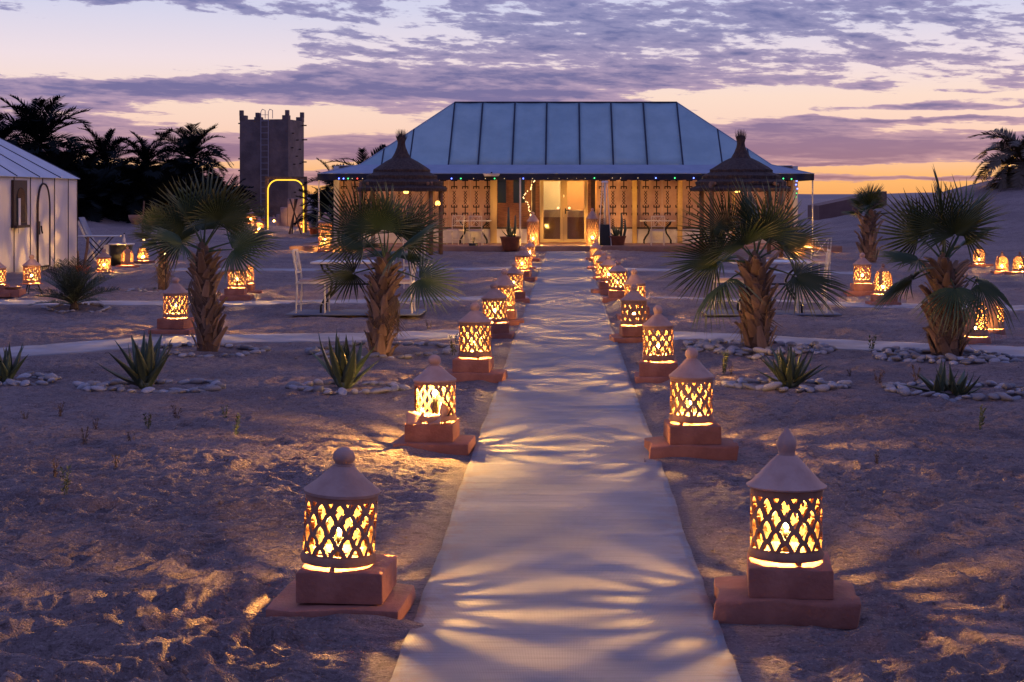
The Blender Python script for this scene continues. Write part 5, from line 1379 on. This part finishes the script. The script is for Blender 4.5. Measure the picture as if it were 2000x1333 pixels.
mbt = MB(); mbt.lathe([(0.46, ZP + .70), (0.30, ZP + .88), (0.20, ZP + 1.05), (0.13, ZP + 1.22), (0.11, ZP + 1.34), (0.14, ZP + 1.48), (0.10, ZP + 1.55), (0.001, ZP + 1.56)], 18, wob=.08)
for k in range(160):
    a = random.uniform(0, 6.28); r_ = random.uniform(0, .13); l_ = random.uniform(.1, .34)
    mbt.tube([(r_ * math.cos(a), r_ * math.sin(a), ZP + 1.42), (r_ * 1.5 * math.cos(a), r_ * 1.5 * math.sin(a), ZP + 1.42 + l_)], [0.006, 0.002], 3)
TUFT = mbt.mesh('thatch_tuft', [thatch], True)
POST = MB().tube([(0, 0, -0.1), (0.01, 0, 1.0), (0, 0, ZP + .22)], 0.065, 10).mesh('post', [pole_w], True)
BEAM = MB().tube([(-1.0, 0, 0), (1.0, 0, 0)], 0.05, 8).mesh('beam', [pole_w])
for (px, lab, sg) in ((784, 'thatched straw parasol on wooden posts on the tower side of terrace', 1), (1447, 'thatched straw parasol on wooden posts on the dune side of terrace', -1)):
    Y = 44.5; x = (px - VX) * Y / F
    t_ = thing('thatched_parasol', lab, 'parasol', (x, Y, 0), 0, 'thatched parasols')
    for me in TIERS: part('thatch_tier', me, t_, rot=(0, 0, 0 if sg > 0 else PI/2 + .4))
    part('thatch_tuft', TUFT, t_)
    for (a, b_) in ((0.92, -0.80), (1.16 * .94, 0.55), (-0.92, 0.80), (-1.09, -0.55)): part('post', POST, t_, (sg * a, b_, 0), (0, 0, a))
    for a in (0.75, -0.75): part('beam', BEAM, t_, (0, a, ZP + .12)); 
    for a in (0.85, -0.85): part('beam', BEAM, t_, (a, 0, ZP + .16), (0, 0, PI/2))
yel = emis('lit_shade', (1.0, 0.55, 0.10), 5.0)
for px, py, s_, lab in ((1440, 370, 1.0, 'glowing amber pendant under the dune-side straw parasol'), (793, 374, 0.7, 'small glowing bulb under the tower-side straw parasol'), (855, 397, 0.7, 'small glowing bulb beside the tower-side parasol post')):
    p = at(px, py, 43.8); t_ = thing('parasol_lamp', lab, 'lamp', p, 0, 'lamps under the parasols')
    part('shade', MB().lathe([(0.001, .06), (.06 * s_, .055), (.105 * s_, .0), (.10 * s_, -.05), (.06 * s_, -.09 * s_), (0.001, -.095 * s_)], 16).mesh('shade', [yel], True), t_)
    part('cord', MB().tube([(0, 0, .05), (0, 0, ZP + .2 - p.z if px < 850 or px > 900 else .3)], .006, 4).mesh('cord', [iron]), t_)

# ================================================================== mud tower
YT = 84.0; sT = YT / F
tw = thing('mud_tower', 'square mud-brick tower with stepped corner merlons and a ladder', 'tower', at(514, 385, YT) - Vector((0, 0, 1.7)), 0)
tw.location.z = -0.1
# plan: front face between px 465 and 563, side face 563..594
c0 = Vector(((465 - VX) * sT, YT + 0.35, 0)); c1 = Vector(((563 - VX) * sT, YT, 0))
u1 = (c1 - c0); wF = u1.length; u1.normalize(); u2 = Vector((-u1.y, u1.x, 0))
wS = 2.75
c2 = c1 + Vector(((594 - 563) * (YT + 2.5) / F + (2.5 * (563 - VX) / F), 2.5, 0)) ; u2 = (c2 - c1); wS = u2.length; u2.normalize(); c3 = c0 + u2 * wS
o_ = tw.location
HT = CAMZ + (385 - 233) * sT + 0.1
def prism(name, pts, z0, z1, m_, parent, inset=0.0, bev=0):
    c_ = sum(pts, Vector()) / len(pts); k = len(pts)
    vs = [Vector((p_.x, p_.y, 0)) - Vector((o_.x, o_.y, 0)) + Vector((0, 0, z0)) for p_ in pts]; vs += [(v_ - (c_ - Vector((o_.x, o_.y, 0))) * 0) + Vector((0, 0, z1 - z0)) for v_ in vs[:k]]
    fs = [tuple(reversed(range(k))), tuple(range(k, 2*k))] + [(i, (i+1) % k, k + (i+1) % k, k + i) for i in range(k)]
    me = MB().add(vs, fs).mesh(name, [m_])
    if bev: bevel(me, bev)
    return part(name, me, parent)
def cellp(a0, a1, b0, b1): return [c0 + u1*(a) + u2*(b) for a, b in ((a0, b0), (a1, b0), (a1, b1), (a0, b1))]
prism('wall', cellp(0, wF, 0, wS), 0, HT, mud, tw, bev=0.05)
e = 0.012
for (a, b_) in ((0, 0), (1, 0), (1, 1), (0, 1)):
    s_ = 0.20; big = 0.36
    a0 = -e if a == 0 else wF - s_ + e; b0 = -e if b_ == 0 else wS - s_ + e
    A0 = -e/2 if a == 0 else wF - big + e/2; B0 = -e/2 if b_ == 0 else wS - big + e/2
    mr = prism('merlon', cellp(A0, A0 + big, B0, B0 + big), HT - 0.06, HT + 0.22, mud, tw, bev=0.02)
    prism('merlon_top', cellp(a0, a0 + s_, b0, b0 + s_), HT + 0.2, HT + 0.5, mud, mr, bev=0.02)
mr = prism('merlon', cellp(wF*.30, wF*.30 + .42, -e/2, .3), HT - 0.06, HT + 0.12, mud, tw, bev=0.02); prism('merlon_top', cellp(wF*.30 + .12, wF*.30 + .30, -e, .24), HT + .1, HT + 0.35, mud, mr, bev=0.02)
for (a, b_, z) in ((0, .5, HT - .2), (0, .5, HT - 1.0), (0, .5, HT - 2.15), (0, .5, HT - 2.8), (wF, 2.2, HT - .25), (wF, 2.3, HT - 1.05), (wF, 2.2, HT - 2.3)):
    sg = -1 if a == 0 else 1
    q = c0 + u1 * a + u2 * b_ - Vector((o_.x, o_.y, 0)); q.z = z
    part('beam_end', MB().tube([q - u1 * sg * 0.2, q + u1 * sg * 0.26], 0.04, 6).mesh('beam_end', [dkwood]), tw)
for (b_, z) in ((.6, HT - .75), (1.3, HT - 1.1), (.5, HT - 1.55), (1.7, HT - 1.6), (1.2, HT - 2.0), (.8, HT - 2.45), (1.8, HT - 2.4), (1.0, HT - 3.2), (1.5, HT - 3.3), (.9, HT - 4.0)):
    q = c1 + u2 * b_ - Vector((o_.x, o_.y, 0)); q.z = z
    part('beam_end', MB().tube([q - u1 * 0.2, q + u1 * 0.13], 0.035, 6).mesh('beam_end', [dkwood]), tw)
ld = thing('ladder', 'pale metal ladder with hooped rails fixed to the mud tower', 'ladder', (0, 0, 0))
ld.location = c0 + u1 * (wF * 0.53) - u2 * 0.1
ladm = mat('ladder_paint', (0.34, 0.29, 0.30), 0.5)
for sg in (-1, 1):
    b0 = u1 * (sg * 0.21)
    part('rail', MB().tube([b0 + Vector((0, 0, 0)), b0 + Vector((0, 0, HT + .3)), b0 + u2 * .08 + u1 * .05 + Vector((0, 0, HT + .45)), b0 + u2 * .35 + u1 * .11 + Vector((0, 0, HT + .4)), b0 + u2 * .35 + u1 * .11 + Vector((0, 0, HT - .05))], 0.02, 6).mesh('rail', [ladm]), ld)
for k in range(19): part('rung', MB().tube([u1 * -.21 + Vector((0, 0, .25 + k * .33)), u1 * .21 + Vector((0, 0, .25 + k * .33))], 0.014, 5).mesh('rung', [ladm]), ld)

# lit arch
YA = 70.0; sA = YA / F
ax0, ax1 = (522 - VX) * sA, (595 - VX) * sA; zt_ = CAMZ + (385 - 352) * sA
t_ = thing('lit_arch', 'wooden arch outlined with a glowing yellow rope light', 'arch', ((ax0 + ax1)/2, YA, 0))
hw = (ax1 - ax0) / 2
for sg in (-1, 1): part('post', bevel(MB().box((sg * (hw + .03), 0.05, zt_ / 2 + .02), (0.14, 0.14, zt_ + .06)).mesh('post', [pole_w]), .01), t_)
part('crossbeam', bevel(MB().box((0, 0.05, zt_ + .1), (2*hw + .2, 0.14, 0.12)).mesh('crossbeam', [pole_w]), .01), t_)
rp = [(-hw + .04, -.05, 0.02)] + [(-hw + .04, -.05, z) for z in np.linspace(.4, zt_ - .5, 5)]
rp += [(-hw + .04 + .45 * (1 - math.cos(a)), -.05, zt_ - .48 + .48 * math.sin(a)) for a in np.linspace(.1, PI/2, 8)]
rp += [(-x, y_, z) for x, y_, z in reversed(rp)]
part('rope_light', MB().tube(rp, 0.028, 8).mesh('rope_light', [rope_m], True), t_)
# stepped garden wall behind the arch
wl = thing('stepped_wall', 'low stepped mud wall beside the tower seen through the lit arch', 'wall', ((565 - VX) * 76 / F, 76, -0.1))
mwall = mat('pale_mud', (0.38, 0.25, 0.22), 0.95, (0.30, 0.19, 0.165), 2, 0.01, 10)
for i, (a0, a1, h_) in enumerate(((-.62, -.42, .95), (-.42, -.06, 1.30), (-.06, .9, 1.72))):
    part('step', bevel(MB().box(((a0 + a1)/2, 0, h_/2), (a1 - a0 + .005, .4, h_)).mesh('step', [mwall]), .06), wl)
# leaning poles
tpz = thing('pole_tripod', 'bundle of dark poles leaning together as a tripod near the arch', 'tripod', ((573 - VX) * 66 / F, 66, 0))
for (a, b_, c_, d_) in ((-.22, .0, .16, .12), (-.12, -.25, .13, .1), (.36, .05, -.16, .1), (-.1, .2, .08, -.1)):
    part('pole', MB().tube([(a, b_, 0), (c_, d_ * .5, 1.62)], .03, 6).mesh('pole', [dkwood]), tpz)
for (px, py, k, lab) in ((490, 455, 'fleur', 'lattice lantern beside the lit arch, rear one near the potted palm'), (506, 464, 'fleur', 'leaning lattice lantern in front of the lit arch'), (594, 456, 'fleur', 'lattice lantern at the foot of the lit arch nearest the tent')):
    p = gp(px, py); zt2 = plinth(p.x, p.y, gz(p.x, p.y) - .01, 0, 'plinth of the ' + lab, 3, 'lantern plinths', blocks=False)
    lantern(p.x, p.y, gz(p.x, p.y) - .012 + zt2, k, lab, 'lanterns around the garden', scale=1.5, tilt=(0, 0.25) if px == 506 else (0, 0))
for (px, py, lab) in ((509, 456, 'orange pot with arching palm beside the lit arch'), (613, 460, 'orange pot with arching palm between the lit arch and tent')):
    p = gp(px, py); t_ = thing('potted_palm', lab, 'potted plant', (p.x, p.y, gz(p.x, p.y)), 0, 'potted palms at the arch')
    part('pot', MB().lathe([(0.001, 0), (.15, 0), (.22, .3), (.24, .34), (.20, .34), (.001, .28)], 18).mesh('pot', [potorange], True), t_)
    for k in range(14):
        a = k * 2.4; e2 = R_(75 - 65 * k / 14); X = Vector((math.cos(e2) * math.cos(a), math.cos(e2) * math.sin(a), math.sin(e2))); Zv = Vector((-math.sin(e2) * math.cos(a), -math.sin(e2) * math.sin(a), math.cos(e2)))
        part('frond', YNG[k % 3], t_, (0, 0, .3), Matrix((X, Zv.cross(X), Zv)).transposed(), .85)
p = gp(535, 450); lantern(p.x, p.y, gz(p.x, p.y), 'fleurp', 'tiny distant lantern seen through the lit arch', 'lanterns around the garden', scale=.7)

# ================================================================== white side tent
SX, SY0, SY1 = -11.9, 27.5, 37.4
ZW = 2.15
st = thing('side_tent', 'white canvas tent with arched door and small framed window', 'tent', (SX, SY1, 0))
def sp_(x, y, z): return (x - SX, y - SY1, z)
seams_px = [0, 27, 59, 83, 106, 133, 158]     # photo seam positions on the wall facing the path
ys = []
for q in seams_px: ys.append(F * SX / (q - VX))
ys = [SY0, 29.6] + ys[1:]
ys = sorted(set([SY0, 29.6, 31.0] + [F * SX / (q - VX) for q in (27, 59, 83, 106, 133)] + [SY1]))
for a, b_ in zip(ys[:-1], ys[1:]):
    sag_panel('wall_panel', sp_(SX, a, -.02), sp_(SX, b_, -.02), sp_(SX, b_, ZW), sp_(SX, a, ZW), white_fab, 0.02, st, 8, 8)
    part('seam', MB().tube([sp_(SX + .003, b_, 0), sp_(SX + .003, b_, ZW)], .012, 5).mesh('seam', [dkwood]), st)
BKX = SX - 9.0
quadpart('wall_panel', [sp_(SX, SY1, -.02), sp_(BKX, SY1, -.02), sp_(BKX, SY1, ZW), sp_(SX, SY1, ZW)], white_fab, st)
quadpart('wall_panel', [sp_(BKX, SY0, -.02), sp_(SX, SY0, -.02), sp_(SX, SY0, ZW), sp_(BKX, SY0, ZW)], white_fab, st)
quadpart('wall_panel', [sp_(BKX, SY1, -.02), sp_(BKX, SY0, -.02), sp_(BKX, SY0, ZW), sp_(BKX, SY1, ZW)], white_fab, st)
rr_ = 4.5; pk = 0.66; ov = 0.06
C4 = [(SX + ov, SY0 - ov), (SX + ov, SY1 + ov), (BKX - ov, SY1 + ov), (BKX - ov, SY0 - ov)]
mx_ = (SX + BKX) / 2; ra, rb = SY0 + rr_, SY1 - rr_; zr = ZW + rr_ * pk
nR = 7
rys = np.linspace(SY0 - ov, SY1 + ov, nR + 1); rtop = np.linspace(ra, rb, nR + 1)
for i in range(nR):
    quadpart('roof_panel', [sp_(SX + ov, rys[i], ZW - .01), sp_(SX + ov, rys[i+1], ZW - .01), sp_(mx_, rtop[i+1], zr), sp_(mx_, rtop[i], zr)], side_roof, st)
    part('roof_seam', MB().tube([sp_(SX + ov, rys[i+1], ZW), sp_(mx_, rtop[i+1], zr)], .012, 5).mesh('roof_seam', [seam_m]), st)
quadpart('roof_panel', [sp_(*C4[1], ZW - .01), sp_(*C4[2], ZW - .01), sp_(mx_, rb, zr)], side_roof, st)
quadpart('roof_panel', [sp_(*C4[3], ZW - .01), sp_(*C4[0], ZW - .01), sp_(mx_, ra, zr)], side_roof, st)
quadpart('roof_panel', [sp_(*C4[2], ZW - .01), sp_(*C4[3], ZW - .01), sp_(mx_, ra, zr), sp_(mx_, rb, zr)], side_roof, st)
# window: px 22..48, y 350..447
def yat(px): return F * SX / (px - VX)
wy0, wy1 = yat(22), yat(48); wz1 = CAMZ - (352 - VY) * wy0 / F; wz0 = CAMZ - (446 - VY) * wy0 / F
wn = part('window', MB().box(sp_(SX + .03, (wy0 + wy1)/2, (wz0 + wz1)/2), (.06, wy1 - wy0, wz1 - wz0)).mesh('window', [dkwood]), st)
ym = (wy0 + wy1) / 2; aw = (wy1 - wy0) * .30
pane = [(ym - aw, wz0 + .12), (ym + aw, wz0 + .12), (ym + aw, wz1 - .38)] + [(ym + aw * math.cos(a), wz1 - .38 + .22 * math.sin(a)) for a in np.linspace(.3, PI - .3, 7)] + [(ym - aw, wz1 - .38)]
vs = [sp_(SX + .075, y_, z) for y_, z in pane] + [sp_(SX + .055, y_, z) for y_, z in pane]; k = len(pane)
part('pane', MB().add(vs, [tuple(range(k)), tuple(reversed(range(k, 2*k)))] + [(i, k+i, k+(i+1) % k, (i+1) % k) for i in range(k)]).mesh('pane', [glass_d]), wn)
part('sill', MB().box(sp_(SX + .07, ym, wz0 + .03), (.12, wy1 - wy0 + .06, .06)).mesh('sill', [dkwood]), wn)
part('curtain', MB().box(sp_(SX + .085, ym - aw * .6, (wz0 + wz1)/2 - .25), (.012, aw * .5, .75)).mesh('curtain', [white_fab]), wn)
# arched door: px 72..95
dy0, dy1 = yat(72), yat(95); dm = (dy0 + dy1)/2; dw = (dy1 - dy0)/2
dpts = [(dm - dw, .12), (dm - dw, 1.45)] + [(dm - dw * math.cos(a)**0.8, 1.45 + .55 * math.sin(a)**1.1) for a in np.linspace(.05, PI/2 - .02, 8)]
dpts = dpts + [(2*dm - y_, z) for y_, z in reversed(dpts)]
leaf_ = [sp_(SX + .018, y_, z) for y_, z in dpts]; k = len(leaf_)
dl = part('door', MB().add(leaf_ + [(x - .02, y_, z) for x, y_, z in leaf_], [tuple(range(k)), tuple(reversed(range(k, 2*k)))] + [(i, k+i, k+(i+1) % k, (i+1) % k) for i in range(k)]).mesh('door', [white_fab]), st)
part('door_trim', MB().tube([sp_(SX + .025, y_, z) for y_, z in dpts] , .022, 6).mesh('door_trim', [dkwood]), dl)
part('threshold', MB().tube([sp_(SX + .025, dm - dw, .12), sp_(SX + .025, dm + dw, .12)], .022, 6).mesh('threshold', [dkwood]), dl)
part('handle', MB().tube([sp_(SX + .06, dm - dw + .12, 1.05), sp_(SX + .07, dm - dw + .12, .95), sp_(SX + .06, dm - dw + .2, .88)], .018, 6).mesh('handle', [iron]), dl)
part('lock_plate', MB().box(sp_(SX + .024, dm - dw + .12, 1.0), (.012, .06, .3)).mesh('lock_plate', [iron]), dl)

# things beside the side tent
p = gp(161, 541); t_ = thing('orange_pot', 'orange clay pot with a bent dry stem beside the white side tent', 'potted plant', (p.x, p.y, 0))
part('pot', MB().lathe([(0.001, 0), (.10, 0), (.15, .20), (.165, .24), (.14, .24), (.001, .19)], 18).mesh('pot', [potorange], True), t_)
part('stem', MB().tube([(-.08, 0, .2), (-.1, 0, .55)], .02, 6).mesh('stem', [pole_w]), t_); part('stem', MB().tube([(.03, 0, .2), (.1, 0, .6), (.12, 0, .85)], .03, 6).mesh('stem', [pole_w]), t_)
Yc = 38.5; p = at(190, 524, Yc)
t_ = thing('folding_table', 'white folding table with thin dark legs beside the side tent', 'table', (p.x, p.y, 0))
part('tabletop', bevel(MB().box((0.05, 0, .72), (.95, .55, .03)).mesh('tabletop', [table_m]), .008), t_)
for sx in (-1, 1): part('leg', MB().tube([(sx * .35 + .05, -.2, 0), (-sx * .3 + .05, -.2, .7)], .014, 6).mesh('leg', [iron]), t_); part('leg', MB().tube([(sx * .35 + .05, .2, 0), (-sx * .3 + .05, .2, .7)], .014, 6).mesh('leg', [iron]), t_)
p = at(176, 520, 39.5)
t_ = thing('deck_chair', 'white reclined deck chair with blue sling behind the folding table', 'chair', (p.x, p.y, 0))
for sy in (-.25, .25):
    part('rail', MB().box((0.0, sy, .55), (.04, .035, 1.15), (0, -.42, 0)).mesh('rail', [chair_m]), t_)
    part('leg', MB().box((0.12, sy, .3), (.04, .04, .72), (0, .62, 0)).mesh('leg', [table_m]), t_)
part('sling', MB().box((-.02, 0, .72), (.015, .46, 1.0), (0, -.42, 0)).mesh('sling', [mat('sling_blue', (.16, .19, .28), .9)]), t_)
p = at(237, 528, 37.0); p.z = 0
t_ = thing('black_drum', 'black drum table with pale rim and white side panel near the domed lantern', 'drum', p)
part('barrel', MB().lathe([(0.001, 0), (.26, 0), (.27, .55), (.001, .55)], 26).mesh('barrel', [iron], True), t_); part('top', MB().lathe([(0.001, .55), (.31, .55), (.31, .58), (.001, .58)], 26).mesh('top', [table_m]), t_)
part('side_panel', MB().box((-.33, -.1, .27), (.12, .05, .56)).mesh('side_panel', [table_m]), t_)
t2 = thing('bottle', 'slim white bottle standing on the black drum table', 'bottle', (p.x + .07, p.y, .58)); part('body', MB().lathe([(0.001, 0), (.04, 0), (.04, .1), (.015, .15), (.015, .22), (0.001, .22)], 12).mesh('body', [plaster], True), t2); part('cap', MB().lathe([(0.001, .22), (.018, .22), (.018, .25), (0.001, .25)], 8).mesh('cap', [iron]), t2)
p = at(271, 470, 58); p.z = gz(p.x, p.y)
t_ = thing('basket_stand', 'reddish half-round basket hung on a stick at the sand bank', 'basket', p)
part('stick', MB().tube([(.12, 0, -.1), (.2, 0, 1.4)], .03, 6).mesh('stick', [pole_w]), t_)
zb_ = at(265, 440, 58).z - p.z
part('basket', MB().lathe([(0.001, 0), (.14, .03), (.26, .22), (.29, .38), (.27, .38), (.24, .22), (0.001, .05)], 18, (-.1, 0, max(.3, zb_))).mesh('basket', [mat('basket', (.34, .16, .10), .9)], True), t_)
for (px, py, lab) in ((323, 497, 'small lit lamp hanging on the slender palm trunk'), (284, 458, 'tiny lit lantern at the sand bank, upper one of a group'), (297, 471, 'tiny lit lantern at the sand bank beside the upper one'), (281, 469, 'tiny lit lantern at the sand bank, lower one of a group')):
    Y = 27.6 if px == 323 else 52; p = at(px, py, Y)
    t_ = thing('hanging_lamp', lab, 'lamp', p, 0, 'small hanging lamps'); s_ = .03 if px == 323 else .06
    part('bulb', FBs, t_, (0, 0, 0), (0, 0, 0), s_ / .02 * .8); zg = p.z - gz(p.x, p.y)
    part('stake', MB().tube([(0, .02, -zg), (0, .02, .02)], .008, 5).mesh('stake', [iron]), t_)
for i, (px, py) in enumerate(((1578, 480), (1558, 494))):
    p = gp(px, py + 12); lantern(p.x, p.y, gz(p.x, p.y), 'dome2', ['domed lantern behind the palm fronds at the dune-side tent corner', 'low domed lantern in front of the dune-side tent corner'][i], 'lanterns around the garden', scale=1.3)

# roofs beyond the dune
rw = mat('far_mud', (0.20, 0.11, 0.09), 0.95, (0.16, 0.085, 0.07), 1.0)
Yd = 105.0
def far_prism(name, pts, lab, Y=Yd, dep=5.0, sub='wall'):
    P = [at(px, py, Y) for px, py in pts]; o = P[0].copy(); o.z = 0
    t_ = thing(name, lab, 'building', o, 0, 'roofs beyond the dune')
    vs = [p_ - o for p_ in P] + [p_ - o + Vector((0, dep, 0)) for p_ in P]; k = len(P)
    part(sub, MB().add(vs, [tuple(range(k)), tuple(reversed(range(k, 2*k)))] + [(i, k+i, k+(i+1) % k, (i+1) % k) for i in range(k)]).mesh(sub, [rw]), t_)
    return t_
far_prism('lean_to_roof', [(1600, 470), (1600, 402), (1732, 374), (1732, 470)], 'dark lean-to roof rising behind the small palm')
def far_pyr(px, py, hw_, lab):
    P = at(px, py, Yd); o = Vector((P.x, Yd, 0)); h_ = P.z; w_ = hw_ * Yd / F; t_ = thing('pointed_tent', lab, 'tent', o, 0, 'roofs beyond the dune')
    zb = h_ - w_ * .85
    part('roof', MB().add([(-w_, -w_, zb), (w_, -w_, zb), (w_, w_, zb), (-w_, w_, zb), (0, 0, h_)], [(0, 1, 4), (1, 2, 4), (2, 3, 4), (3, 0, 4)]).mesh('roof', [rw]), t_)
    part('wall', MB().box((0, 0, (zb - 1.5)/2), (w_*1.9, w_*1.9, zb + 1.5)).mesh('wall', [rw]), t_)
far_pyr(1765, 394, 18, 'small pointed tent top beyond the dune near the lean-to')
far_pyr(1851, 371, 24, 'pointed tent top showing over the dune crest')
